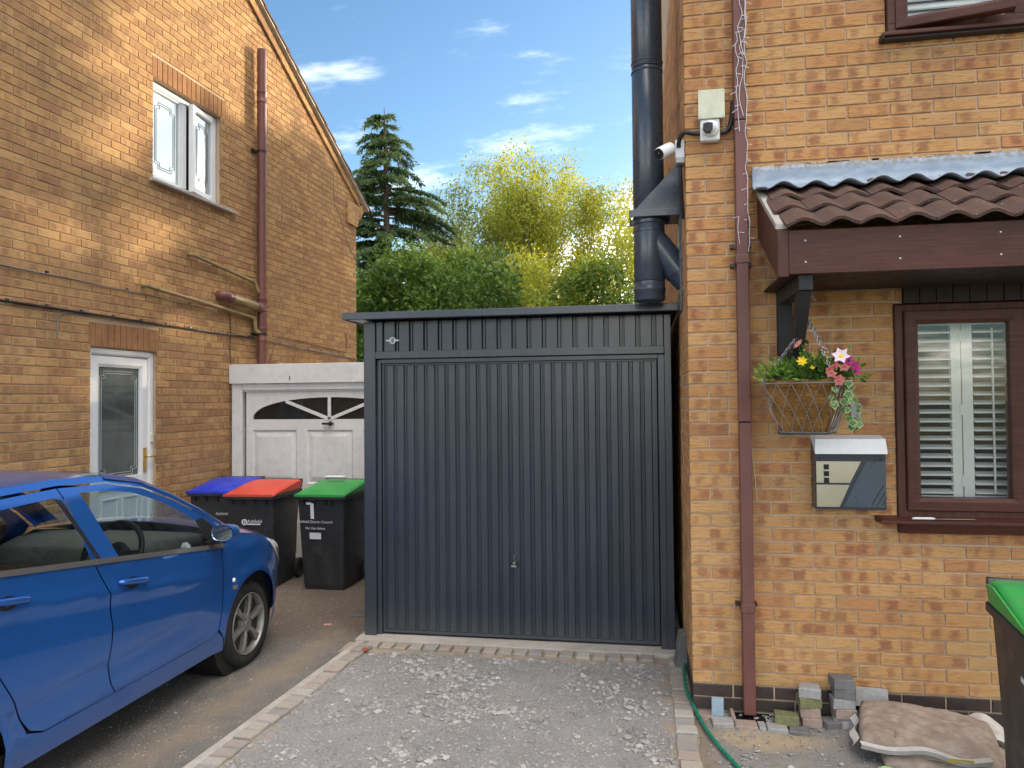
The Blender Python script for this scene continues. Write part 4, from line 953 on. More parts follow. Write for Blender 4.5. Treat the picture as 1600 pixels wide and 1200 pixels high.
gm, t, b, c, h, p = ground_mat('worn_tarmac', ((.160, .150, .140), (.225, .207, .188), (.27, .243, .21)), .85, (.30, .28, .255))
px, py, pz = t.sep(p)
lane = t.m('SUBTRACT', px, t.m('ADD', -2.30, t.m('MULTIPLY', t.m('SUBTRACT', py, 3.4), .058)))      # metres from the sett edging
sand = t.m('MULTIPLY', t.map(t.m('ADD', t.m('ABSOLUTE', t.m('ADD', lane, .22)), t.m('MULTIPLY', t.noise(p, 4, 5, .6), .5)), .48, .20), .65)
c = t.mix(sand, c, (.36, .285, .20))
c = t.mix(t.m('MULTIPLY', t.map(t.m('ADD', py, t.m('MULTIPLY', t.noise(p, 3, 4, .6), 1.2)), 5.6, 6.4), .75), c, (.20, .155, .12))
P(t, b, c, .95, spec=.15, normal=t.bump(h, 1.0, .016))
mb = MB(); mb.add([(-400, -300, -.004), (400, -300, -.004), (400, 700, -.004), (-400, 700, -.004)], [(0, 1, 2, 3)])
g0 = mb.build('ground', simple('rough_grass_ground', (.10, .11, .055), .95, var=.3, scale=3), fix=False); tag(g0, kind='structure')
mb = MB(); mb.add([(-4.9, -3, 0), (-2.06, -3, 0), (-2.06, 12, 0), (-4.9, 12, 0)], [(0, 1, 2, 3)]); dv = mb.build('driveway', gm, fix=False); tag(dv, kind='structure')
mb = MB(); mb.add([(-40, -22, .0), (40, -22, 0), (40, -3, 0), (-40, -3, 0)], [(0, 1, 2, 3)]); rd = mb.build('road', simple('asphalt_road', (.06, .06, .06), .9, var=.2, scale=60), fix=False); tag(rd, kind='structure')

grm, t, b, c, h, p = ground_mat('grey_crushed_gravel', ((.27, .265, .265), (.33, .32, .315), (.25, .24, .235)), .75, (.42, .415, .41))
px, py, pz = t.sep(p)
edge = t.m('MAXIMUM', t.map(px, .02, .14), t.m('MAXIMUM', t.map(py, 5.08, 5.19), t.map(px, -1.93, -2.06)))
c = t.mix(t.m('MULTIPLY', edge, t.map(t.noise(p, 9, 4, .6), .35, .6)), c, (.40, .33, .245))
P(t, b, c, .95, spec=.15, normal=t.bump(h, 1.0, .012))
def hgt(x, y): return .010 + .010 * (mnoise.noise(Vector((x * 3, y * 3, 0))) + .5 * mnoise.noise(Vector((x * 9, y * 9, 3)))) - .012 * max(0, 1 - abs(y - 5.2) / .12)
def gxl(y): return -2.10 + .055 * (y - 3.4)
mb = MB(); mb.grid(lambda u, v: (gxl(1.2 + 4.0 * v) + u * (.150 - gxl(1.2 + 4.0 * v)), 1.2 + 4.0 * v, hgt(gxl(1.2 + 4.0 * v) + u * 2.2, 1.2 + 4.0 * v)), 70, 120)
gd = mb.build('gravel_drive', grm, smooth=180, fix=False); tag(gd, kind='structure')
mb = MB(); mb.add([(gxl(-3), -3, 0), (.15, -3, 0), (.15, 1.2, .004), (gxl(1.2), 1.2, .004)], [(0, 1, 2, 3)]); g2 = mb.build('gravel_path', grm, fix=False); tag(g2, kind='structure')
# front strip beside the house
dsm, t, b, c, h, p = ground_mat('dusty_rubble_ground', ((.27, .26, .25), (.31, .29, .265), (.25, .225, .195)), .6, (.40, .385, .365))
px, py, pz = t.sep(p)
sandm = t.m('MULTIPLY', t.map(t.m('ADD', t.vm('LENGTH', t.vm('MULTIPLY', t.vm('SUBTRACT', p, (.62, 4.13, 0)), (1.5, 3.4, 0))), t.m('MULTIPLY', t.noise(p, 9, 4, .6), .5)), .85, .45), .9)
c = t.mix(sandm, c, (.50, .40, .27))
c = t.mix(t.map(px, .42, .27, 0, .7), c, (.28, .215, .155))
P(t, b, c, .95, spec=.15, normal=t.bump(h, 1.0, .012))
mb = MB(); mb.grid(lambda u, v: (.262 + 4 * u, -1 + 5.455 * v, .004 + .010 * mnoise.noise(Vector((u * 20, v * 22, 1)))), 90, 120); gs = mb.build('front_ground', dsm, smooth=180, fix=False); tag(gs, kind='structure')
# concrete slab and haunching
mb = MB(); mb.box(-2.155, .258, 5.318, 10.6, -.05, .030); sl = mb.build('concrete_slab', M['concrete'], bevel=.006); tag(sl, kind='structure')
ED = Vector((math.sin(R(3.4)), math.cos(R(3.4)), 0)); EP = Vector((ED.y, -ED.x, 0)); E0 = Vector((-2.255, 3.379, 0))
mb = MB(); mb.obox(E0 + EP * .028 + ED * -.6 + Vector((0, 0, -.01)), EP * .027, ED * 2.62, Vector((0, 0, .027))); hs = mb.build('concrete_haunch', M['concrete'], bevel=.005); tag(hs, kind='structure')
mb = MB(); mb.add([(-2.2, 5.10, .002), (.262, 5.10, .002), (.262, 5.33, .002), (-2.2, 5.33, .002), (.14, 1.0, .0015), (.27, 1.0, .0015), (.27, 5.10, .0015), (.14, 5.10, .0015)], [(0, 1, 2, 3), (4, 5, 6, 7)]); sb = mb.build('sand_bed', simple('sandy_bedding', (.30, .25, .19), .95, var=.25, scale=40, bump=.4), fix=False); tag(sb, kind='structure')
# setts
def sett_mesh(w, l, h, seed):
    q = random.Random(seed); mb_ = MB(); e = .006
    def j(): return q.uniform(-.003, .003)
    lo = [(-w / 2 + j(), -l / 2 + j(), -h), (w / 2 + j(), -l / 2 + j(), -h), (w / 2 + j(), l / 2 + j(), -h), (-w / 2 + j(), l / 2 + j(), -h)]
    mid = [(x + j() * .5, y + j() * .5, -e) for x, y, z in lo]; top = [(x * .92, y * .92, j() * .3) for x, y, z in mid]
    mb_.add(lo + mid + top, [(k, (k + 1) % 4, 4 + (k + 1) % 4, 4 + k) for k in range(4)] + [(4 + k, 4 + (k + 1) % 4, 8 + (k + 1) % 4, 8 + k) for k in range(4)] + [(8, 9, 10, 11)])
    return mb_.mesh('sett', M['paver'])
setts = [sett_mesh(.110, .088, .07, s) for s in range(5)]
def sett_row(name, label, pts, rots):
    k = tag(empty(name, pts[0]), kind='structure')
    for i, (p, rz) in enumerate(zip(pts, rots)):
        o = bpy.data.objects.new('sett', setts[i % 5]); COL.objects.link(o); o.location = p; o.rotation_euler = (rnd.uniform(-.02, .02), rnd.uniform(-.02, .02), rz + rnd.uniform(-.05, .05)); adopt(o, k)
    return k
pts = [E0 + EP * .115 + ED * (-.95 + .1 * i) + Vector((rnd.uniform(-.004, .004), 0, .027 + rnd.uniform(-.005, .005))) for i in range(29)]
sett_row('sett_kerb', '', pts, [-R(3.4)] * 29)
pts = [Vector((-1.985 + .1105 * i, 5.258 + .0015 * i * 0 + rnd.uniform(-.004, .004), .024 + rnd.uniform(-.004, .004))) for i in range(19)]
sett_row('sett_kerb', '', pts, [R(90)] * 19)
pts = [Vector((.205 + rnd.uniform(-.004, .004), 5.25 - .1 * i, .026 + rnd.uniform(-.005, .005))) for i in range(22)]
sett_row('sett_kerb', '', pts, [0] * 22)
# loose stones
def stone(mb_, x, y, z, s, q, mi=0):
    v = []
    for (a, bq, c_) in ((1, 0, 0), (-1, 0, 0), (0, 1, 0), (0, -1, 0), (0, 0, 1), (0, 0, -1), (.7, .7, .3), (-.7, -.6, .35)):
        k = s * q.uniform(.65, 1.2); v.append((x + a * k, y + bq * k, z + c_ * k * .62))
    mb_.add(v, [(0, 6, 4), (6, 2, 4), (2, 1, 4), (1, 7, 4), (7, 3, 4), (3, 0, 4), (0, 5, 6), (6, 5, 2), (2, 5, 1), (1, 5, 7), (7, 5, 3), (3, 5, 0)], mi)
q = random.Random(21); gv = MB(); small = [0, 1, 2]
n = 0
while n < 17000:
    y = q.uniform(2.6, 5.17); x = q.uniform(gxl(y) + .02, .13)
    cl = mnoise.noise(Vector((x * 2.2, y * 2.2, 5))) + .6 * mnoise.noise(Vector((x * 6, y * 6, 9)))
    if x > -.12: cl += .25
    if q.random() > .45 + 1.0 * max(0, cl): continue
    s = q.choice((.0035, .0045, .006, .008)) * q.uniform(.8, 1.3)
    if cl > .10 and q.random() < .28: s *= q.uniform(1.5, 2.9)
    if q.random() < .012: s = q.uniform(.014, .024)
    stone(gv, x, y, hgt(x, y) + s * .2, s, q, q.randrange(3)); n += 1
for _ in range(1500):
    x = .28 + abs(q.gauss(0, .9)); y = q.uniform(3.0, 4.42); s = q.choice((.004, .006, .008)) * q.uniform(.8, 1.4)
    if q.random() < .03: s = q.uniform(.014, .022)
    stone(gv, x, y, .006 + s * .2, s, q, q.randrange(3))
gt = MB()
for _ in range(5200):
    y = q.uniform(2.9, 6.9); x = q.uniform(-3.5, -2.22 + .055 * (y - 3.4)); s = q.uniform(.0022, .0055) * (1.8 if q.random() < .04 else 1); stone(gt, x, y, s * .15, s, q, q.randrange(2))
o = gt.build('grit', [simple('tarmac_grit_%d' % i, col, .9, var=.25, scale=40) for i, col in enumerate(((.21, .195, .18), (.33, .305, .275)))]); tag(o, 'fine grit over the worn tarmac beside the car', 'grit', kind='stuff')
o = gv.build('gravel', [simple('loose_gravel_%d' % i, col, .9, var=.25, scale=40) for i, col in enumerate(((.29, .285, .28), (.22, .215, .215), (.36, .35, .33)))]); tag(o, 'loose grey and pale crushed stone scattered over the drive', 'gravel', kind='stuff')
# little bits on the drive
mb = MB(); stone(mb, -1.985, 5.10, .03, .034, random.Random(3)); o = mb.build('brick_fragment', simple('red_brick_bit', (.28, .075, .045), .9)); tag(o, 'small red brick fragment on the gravel at the drive corner', 'rubble')
mb = MB(); mb.lathe([(.085, 0), (.085, .008), (.078, .012), (0, .013)], (-2.40, 6.03, 0), (0, 0, 1), 28); o = mb.build('drain_cover', simple('dirty_cast_iron', (.13, .12, .11), .8), smooth=40); tag(o, 'round grey drain cover beside the garage corner', 'drain cover')
mb = MB(); mb.obox((-2.55, 5.72, .004), (.03, .008, 0), (-.005, .017, 0), (0, 0, .002)); o = mb.build('paper_scrap', simple('pink_scrap', (.62, .30, .27), .8)); tag(o, 'scrap of pink paper on the tarmac near the green bin', 'litter')
from mathutils.geometry import delaunay_2d_cdt
# ------------------------------------------------------------------ small blue hatchback
CXC = -3.46
paint, t, b = new_mat('metallic_blue_paint'); o_ = t.pos()
fl1 = t.noise(o_, 900, 2, .5); fl2 = t.noise(o_, 2.2, 4, .6); dz_ = t.sep(o_)[2]
c = t.mix(t.map(fl1, .35, .65), (.014, .108, .41), (.023, .152, .55))
dirt_f = t.m('MULTIPLY', t.map(t.m('ADD', dz_, t.m('MULTIPLY', fl2, .25)), .60, .24), .46)
c = t.mix(dirt_f, c, (.16, .14, .12))
P(t, b, c, t.m('ADD', .30, t.m('MULTIPLY', dirt_f, .5)), t.m('SUBTRACT', .55, t.m('MULTIPLY', dirt_f, 1.2)), .5, coat=t.m('SUBTRACT', .9, t.m('MULTIPLY', dirt_f, 1.8)), coat_rough=.06)
M['paint'] = paint
M['tyre'] = simple('tyre_rubber', (.022, .022, .022), .85, var=.25, scale=60, bump=.2)
M['alloy'] = simple('dusty_silver_rim', (.30, .29, .28), .45, .6, var=.15, scale=20)
M['car_black'] = simple('car_black_trim', (.016, .016, .017), .45)
M['belt'] = simple('belt_strip_rubber', (.075, .072, .070), .4)
M['car_int'] = simple('car_interior_cloth', (.030, .031, .034), .85, var=.2)
M['car_dash'] = simple('car_dash_plastic', (.085, .085, .085), .7)
M['lamp'] = simple('headlamp_lens', (.78, .79, .80), .10, 0.0, spec=1.0)
M['mirror'] = simple('mirror_glass', (.62, .70, .72), .03, 1.0, var=.02)
zb = lambda y: 1.08 - .118 * (y - 2.76)


def interp(tab, x):
    if x <= tab[0][0]: return tab[0][1]
    for (a, va), (c, vc) in zip(tab, tab[1:]):
        if x <= c:
            k = (x - a) / (c - a); return va + (vc - va) * k
    return tab[-1][1]


def sm(tab, x, h=.05):
    return (interp(tab, x - h) + 2 * interp(tab, x) + interp(tab, x + h)) / 4


WZ = [(.15, .74), (.24, .768), (.34, .783), (.45, .792), (.58, .800), (.72, .798), (.85, .786), (1.0, .768), (1.2, .75)]


def hw(y, z):
    k = zb(y); v = sm(WZ, min(z, k), .06)
    zc = .93 - .142 * (y - 2.7)
    v += .010 * math.exp(-((z - zc - .012) / .035) ** 2) * max(0, min(1, (4.5 - y) / .6)) - .008 * math.exp(-((z - zc + .075) / .06) ** 2) * max(0, min(1, (4.7 - y) / .6))
    v -= .010 * math.exp(-((z - .46 - .03 * (y - 3)) / .07) ** 2) * max(0, min(1, (4.3 - y) / .4))
    if z > k: v = sm(WZ, k, .06) - .006 - (z - k) * .42 - max(0, z - 1.30) ** 2 * 2.6
    for cy in (4.76, 2.40):
        r_ = math.hypot(y - cy, z - .30); v += .016 * math.exp(-((r_ - .36) / .05) ** 2) * (1 if z > .12 else 0)
    f = 1.0
    if y > 4.45: f -= .38 * ((y - 4.45) / 1.10) ** 4.2
    if y < 2.7: f -= .20 * ((2.7 - y) / .75) ** 2.4
    return v * f


def side_part(name, poly, mat, parent, sx, off=0.0, ystep=.06, zstep=.045, thick=0, smooth=True):
    bd = []
    for a_, b_ in zip(poly, poly[1:] + poly[:1]):
        n_ = max(1, int(math.hypot(b_[0] - a_[0], b_[1] - a_[1]) / .04)); bd += [(a_[0] + (b_[0] - a_[0]) * k / n_, a_[1] + (b_[1] - a_[1]) * k / n_) for k in range(n_)]
    pts_ = [Vector(p_) for p_ in bd]; ys = [p_[0] for p_ in bd]; zs = [p_[1] for p_ in bd]
    y = math.floor(min(ys) / ystep) * ystep
    while y < max(ys):
        z = math.floor(min(zs) / zstep) * zstep
        while z < max(zs):
            ins = False
            for a_, b_ in zip(bd, bd[1:] + bd[:1]):
                if (a_[1] > z) != (b_[1] > z) and y < (b_[0] - a_[0]) * (z - a_[1]) / (b_[1] - a_[1]) + a_[0]: ins = not ins
            if ins and min((y - q_[0]) ** 2 + (z - q_[1]) ** 2 for q_ in bd) > .018 ** 2: pts_.append(Vector((y, z)))
            z += zstep
        y += ystep if y < 4.9 else .03
    ov, oe, of, _a, _b, _c = delaunay_2d_cdt(pts_, [], [list(range(len(bd)))], 1, 1e-6)
    me = bpy.data.meshes.new(name); tri = []
    for f_ in of:
        a_, b_, c_ = ov[f_[0]], ov[f_[1]], ov[f_[2]]; ar = (b_[0] - a_[0]) * (c_[1] - a_[1]) - (b_[1] - a_[1]) * (c_[0] - a_[0])
        if abs(ar) > 1e-9: tri.append(tuple(f_) if ar * sx > 0 else tuple(f_)[::-1])
    me.from_pydata([(CXC + sx * (hw(v[0], v[1]) + off), v[0], v[1]) for v in ov], [], tri); me.materials.append(mat)
    nrm = []
    for v in me.vertices:
        y_, z_ = v.co.y, v.co.z; e_ = .012
        nrm.append(Vector((sx, -(hw(y_ + e_, z_) - hw(y_ - e_, z_)) / (2 * e_), -(hw(y_, z_ + e_) - hw(y_, z_ - e_)) / (2 * e_))).normalized())
    me.polygons.foreach_set('use_smooth', [smooth] * len(me.polygons))
    if smooth: me.normals_split_custom_set_from_vertices(nrm)
    o = bpy.data.objects.new(name, me); COL.objects.link(o); adopt(o, parent)
    if thick:
        so_ = o.modifiers.new('thickness', 'SOLIDIFY'); so_.thickness = thick; so_.offset = -1
    return o


def arcpts(cy, cz, r, a0, a1, n=18): return [(cy + r * math.cos(R(a0 + (a1 - a0) * k / n)), cz + r * math.sin(R(a0 + (a1 - a0) * k / n))) for k in range(n + 1)]


car = thing('parked_car', (CXC, 3.7, 0), 'small bright blue hatchback parked on the tarmac beside the brown gable wall', 'car')
G_ = .004
belt = lambda a, c, n=8: [(a + (c - a) * k / n, zb(a + (c - a) * k / n)) for k in range(n + 1)]
gap_top = [(2.2, 1.30), (2.5, 1.355), (2.92, 1.388), (3.26, 1.395), (3.59, 1.380), (3.85, 1.325), (4.09, 1.225), (4.35, 1.085), (4.56, .945)]
fw_win = [(3.475, zb(3.475) + .006), (4.335, zb(4.335) + .006), (4.30, 1.01), (4.20, 1.095), (4.08, 1.17), (3.94, 1.24), (3.76, 1.305), (3.57, 1.340), (3.365, 1.352)]
rw_win = [(2.52, zb(2.52) + .006), (3.318, zb(3.318) + .006), (3.185, 1.347), (2.85, 1.335), (2.62, 1.30)]
for sx in (1, -1):
    pre = car
    rear_edge = [(2.66, zb(2.66)), (2.665, .80), (2.71, .66), (2.79, .53), (2.83, .44), (2.88, .37), (2.96, .335)]
    bline = [(3.42, .333), (3.385, .38), (3.36, .49), (3.38, .67), (3.37, .84), (3.285, zb(3.285))]
    rd_ = side_part('rear_door', rear_edge + [(p[0] - G_, p[1]) for p in bline] + belt(3.28, 2.66)[1:-1], paint, car, sx)
    fd_ = side_part('front_door', [(p[0] + G_, p[1]) for p in bline[::-1]] + [(4.30, .333), (4.345, .37), (4.372, .50), (4.385, .70), (4.392, zb(4.392))] + belt(4.39, 3.29)[1:-1], paint, car, sx)
    side_part('front_door_frame', [(3.285 + G_, zb(3.285)), (3.262, 1.25), (3.248, 1.388), (3.59, 1.373), (3.85, 1.318), (4.09, 1.217), (4.35, 1.077), (4.50, .972), (4.46, zb(4.46))] + [(4.34, zb(4.34))] + fw_win[2:] + [fw_win[0]], paint, fd_, sx)
    side_part('rear_door_frame', [(2.66, zb(2.66)), (2.46, 1.20), (2.50, 1.345), (2.92, 1.380), (3.240, 1.388), (3.254, 1.25), (3.285 - G_, zb(3.285)), (3.318, zb(3.318) + .004)] + rw_win[2:] + [(2.56, 1.2), (2.70, zb(2.70) + .006)], paint, rd_, sx)
    side_part('window', fw_win, M['car_glass'], fd_, sx, -.010, thick=0)
    side_part('window', [(2.70, zb(2.70) + .008)] + rw_win[1:] + [(2.575, 1.2)], M['car_glass'], rd_, sx, -.010, thick=0)
    side_part('belt_strip', [(2.68, zb(2.68) - .010)] + [(y, z - .010) for y, z in belt(2.9, 4.42)] + [(y, z + .016) for y, z in belt(4.42, 2.68)], M['belt'], car, sx, .006)
    side_part('window_seal', [(3.318, zb(3.318) + .016), (3.345, zb(3.345) + .016), (3.225, 1.335), (3.185, 1.347)], M['car_black'], rd_, sx, .0015)
    side_part('mirror_sail', [(4.28, zb(4.28) + .016), (4.46, zb(4.46) + .016), (4.36, 1.045), (4.29, 1.085), (4.22, 1.075)], M['car_black'], fd_, sx, .003)
    side_part('front_wing', [(4.392 + G_, zb(4.392) - .004), (4.55, .935), (4.68, .918), (4.8, .895), (4.95, .855), (5.1, .805), (5.25, .735), (5.36, .66), (5.44, .60), (5.47, .52), (5.47, .36), (5.44, .22), (5.2, .19)] + arcpts(4.76, .30, .345, -17, 192) + [(4.40, .30), (4.352, .37), (4.379, .50), (4.392, .70)], paint, car, sx)
    side_part('rear_quarter', [(2.02, .25), (1.97, .5), (1.99, .8), (2.05, 1.1), (2.25, 1.31), (2.495, 1.345), (2.455, 1.2), (2.655, zb(2.655)), (2.658, .80), (2.703, .66), (2.782, .53), (2.822, .44), (2.86, .37), (2.86, .24), (2.73, .21)] + arcpts(2.40, .30, .345, -15, 195)[0:] + [(2.05, .21)], paint, car, sx)
    side_part('sill', [(2.74, .215), (2.865, .24), (2.865, .362), (2.96, .328), (4.29, .328), (4.345, .356), (4.392, .305), (4.42, .215)], paint, car, sx, -.004)
    side_part('roof_rail', [(y, z + .004) for y, z in gap_top] + [(y, z + .034) for y, z in gap_top[::-1]], paint, car, sx, -.004)
    side_part('black_gap_panel', [(2.0, .25), (2.1, 1.05), (2.7, zb(2.7) - .02), (4.4, zb(4.4) - .02), (5.1, .76), (5.4, .55), (5.4, .25)] + arcpts(4.76, .30, .37, -8, 188) + [(4.3, .24), (2.85, .24)] + arcpts(2.40, .30, .37, -8, 188), M['car_black'], car, sx, -.035, thick=0, smooth=False)  # inner shell painted black so the shut gaps between panels look shaded
    side_part('headlight', [(4.98, .835), (5.10, .797), (5.22, .745), (5.33, .675), (5.41, .60), (5.42, .545), (5.36, .55), (5.27, .60), (5.16, .69), (5.06, .77)], M['lamp'], car, sx, .006)
    side_part('headlight_bezel', [(5.14, .745), (5.22, .71), (5.33, .625), (5.375, .57), (5.28, .63), (5.18, .70)], M['car_black'], car, sx, .0085)
    for hy, hzz, dd in ((3.535, .868, fd_), (2.76, .965, rd_)):
        side_part('handle_recess', [(hy + .065 * math.cos(R(a)), hzz - .004 + .040 * math.sin(R(a))) for a in range(0, 360, 20)], M['paint'], dd, sx, .0015)
        side_part('handle_cup', [(hy + .052 * math.cos(R(a)), hzz - .006 + .030 * math.sin(R(a))) for a in range(0, 360, 20)], M['car_black'], dd, sx, .0030)
        mb = MB(); pp = [Vector((CXC + sx * (hw(hy + d_, hzz) + e_), hy + d_, hzz + .004 - d_ * .14)) for d_, e_ in ((-.105, .004), (-.09, .020), (-.03, .030), (.05, .030), (.09, .022), (.105, .004))]
        mb.tube(catmull(pp, 4), [.010 + .006 * math.sin(math.pi * k / 20) for k in range(21)], 10); mb.build('door_handle', paint, dd, smooth=60)
    mb = MB(); mb.lathe([(.016, 0), (.014, .008), (.006, .012), (0, .0125)], (CXC + sx * (hw(4.505, .645) - .002), 4.505, .645), (sx, 0, 0), 18); mb.build('side_repeater', M['lamp'], car, smooth=50)
    side_part('badge', [(4.485, .585), (4.53, .585), (4.53, .612), (4.485, .612)], M['alloy'], car, sx, .002)
    # door mirror
    mc = Vector((CXC + sx * .885, 4.235, 1.000))
    mb = MB(); mb.lathe([(.0, .115), (.040, .108), (.066, .085), (.080, .045), (.084, 0), (.080, -.006), (.076, -.004)], (0, 0, 0), (0, 1, 0), 28, cap=False)
    for k, v in enumerate(mb.v): mb.v[k] = (mc.x + sx * .92 * math.copysign(abs(v[0] / .084) ** .75 * .084, v[0]), mc.y + v[1], mc.z + .62 * math.copysign(abs(v[2] / .084) ** .75 * .084, v[2]))
    mr = mb.build('mirror_housing', paint, car, smooth=50)
    mb = MB(); mb.lathe([(0, 0), (.074, .0), (.076, -.003)], (0, 0, 0), (0, 1, 0), 28, cap=False)
    for k, v in enumerate(mb.v): mb.v[k] = (mc.x + sx * .92 * math.copysign(abs(v[0] / .084) ** .75 * .084, v[0]) * .97, mc.y - .004 + v[1], mc.z + .62 * math.copysign(abs(v[2] / .084) ** .75 * .084, v[2]) * .95)
    mb.build('mirror_glass', M['mirror'], mr, smooth=50)
    mb = MB(); mb.bar(mc + Vector((-sx * .05, .03, -.045)), mc + Vector((-sx * .155, .06, -.085)), .05, .028); mb.build('mirror_arm', M['car_black'], mr, bevel=.006)
# roof, screen, bonnet, nose, tail
zrail = [(2.0, 1.22), (2.2, 1.315), (2.5, 1.372), (2.92, 1.412), (3.26, 1.420), (3.59, 1.406), (3.85, 1.352), (4.0, 1.30)]
zroof = [(2.0, 1.30), (2.2, 1.375), (2.5, 1.425), (2.92, 1.462), (3.26, 1.468), (3.59, 1.445), (3.85, 1.392), (4.0, 1.345)]


def roof_pt(u, v):
    y = 2.12 + (3.93 - 2.12) * v; s = u * 2 - 1; zr = sm(zrail, y, .1); zc_ = sm(zroof, y, .1)
    yy = y + .07 * (1 - s * s) * max(0, (v - .6) / .4)
    h_ = hw(min(y, 4.0), zr - .008) - .012
    return (CXC + s * h_, yy, zr + (zc_ - zr) * (1 - abs(s) ** 2.6))
mb = MB(); mb.grid(roof_pt, 24, 30); rf = mb.build('roof', paint, car, smooth=180, fix=False)
mb = MB(); mb.grid(lambda u, v: tuple(Vector(roof_pt(.03 + .94 * u, .02 + .96 * v)) - Vector((0, 0, .022))), 16, 20); mb.build('headlining', simple('grey_headlining', (.30, .29, .27), .9), car, smooth=180, fix=False)
ap2 = [(3.60, 1.404), (3.86, 1.352), (4.09, 1.255), (4.35, 1.115), (4.58, .965)]
ap = [(3.86, 1.352), (4.09, 1.255), (4.35, 1.115), (4.58, .965)]


def scr(u, v):
    s = u * 2 - 1; k = v * 3; i = min(2, int(k)); f = k - i
    y = ap[i][0] + (ap[i + 1][0] - ap[i][0]) * f; z = ap[i][1] + (ap[i + 1][1] - ap[i][1]) * f
    h_ = hw(min(y, 4.4), z) - .10 + .04 * v
    return (CXC + s * h_, y + .17 * (1 - s * s), z + (.05 + .0 * v) * (1 - s * s) - .004)
mb = MB(); mb.grid(scr, 20, 12); mb.build('windscreen', M['screen_glass'], car, smooth=180, fix=False)
for sx in (1, -1):
    mb = MB()
    def pil(u, v):
        k = v * 4; i = min(3, int(k)); f = k - i; y = ap2[i][0] + (ap2[i + 1][0] - ap2[i][0]) * f; z = ap2[i][1] + (ap2[i + 1][1] - ap2[i][1]) * f
        h_ = hw(min(y, 4.45), z - .02)
        return (CXC + sx * (h_ - .008 - .115 * u), y + .05 * u, z + .030 * math.sin(math.pi * .5 * min(1, u * 1.3)) - .003)
    mb.grid(pil, 6, 12); q_ = mb.build('screen_pillar', paint, car, smooth=180, fix=False)
zedge = [(4.45, .945), (4.55, .940), (4.68, .924), (4.8, .902), (4.95, .862), (5.1, .812), (5.25, .742), (5.36, .667), (5.44, .607)]
zcen = [(4.45, 1.00), (4.7, .995), (4.9, .965), (5.1, .905), (5.25, .84), (5.4, .755), (5.5, .68)]


def bon(u, v):
    s = u * 2 - 1; y = 4.50 + .94 * v; ze = sm(zedge, y, .04); zc_ = sm(zcen, y, .05)
    return (CXC + s * (hw(y, ze) - .004), y + .10 * (1 - s * s), ze + (zc_ - ze) * (1 - abs(s) ** 2.2))
mb = MB(); mb.grid(bon, 24, 24); bn = mb.build('bonnet', paint, car, smooth=180, fix=False)
def nose(u, v):
    s = u * 2 - 1; z = .20 + .44 * v; y = 5.435 + .03 * math.sin(math.pi * v); return (CXC + s * hw(5.44, min(z, .6)), y + .13 * (1 - s * s), z)
mb = MB(); mb.grid(nose, 20, 10); mb.build('front_bumper', paint, car, smooth=180, fix=False)
def tail(u, v):
    s = u * 2 - 1; z = .25 + 1.0 * v; y = 2.0 - .04 * math.sin(math.pi * v) + .22 * max(0, v - .55); return (CXC + s * hw(2.05, z), y - .08 * (1 - s * s), z)
mb = MB(); mb.grid(tail, 16, 14); mb.build('tailgate', paint, car, smooth=180, fix=False)
mb = MB(); mb.box(CXC - .62, CXC + .62, 2.05, 5.2, .19, .24); mb.build('underbody', M['car_black'], car)
for cy in (4.76, 2.40):
    for sx in (1, -1):
        mb = MB(); mb.lathe([(.37, 0), (.37, .26)], (CXC + sx * .72, cy, .30), (-sx, 0, 0), 28); mb.build('wheel_well', M['car_black'], car, fix=False)
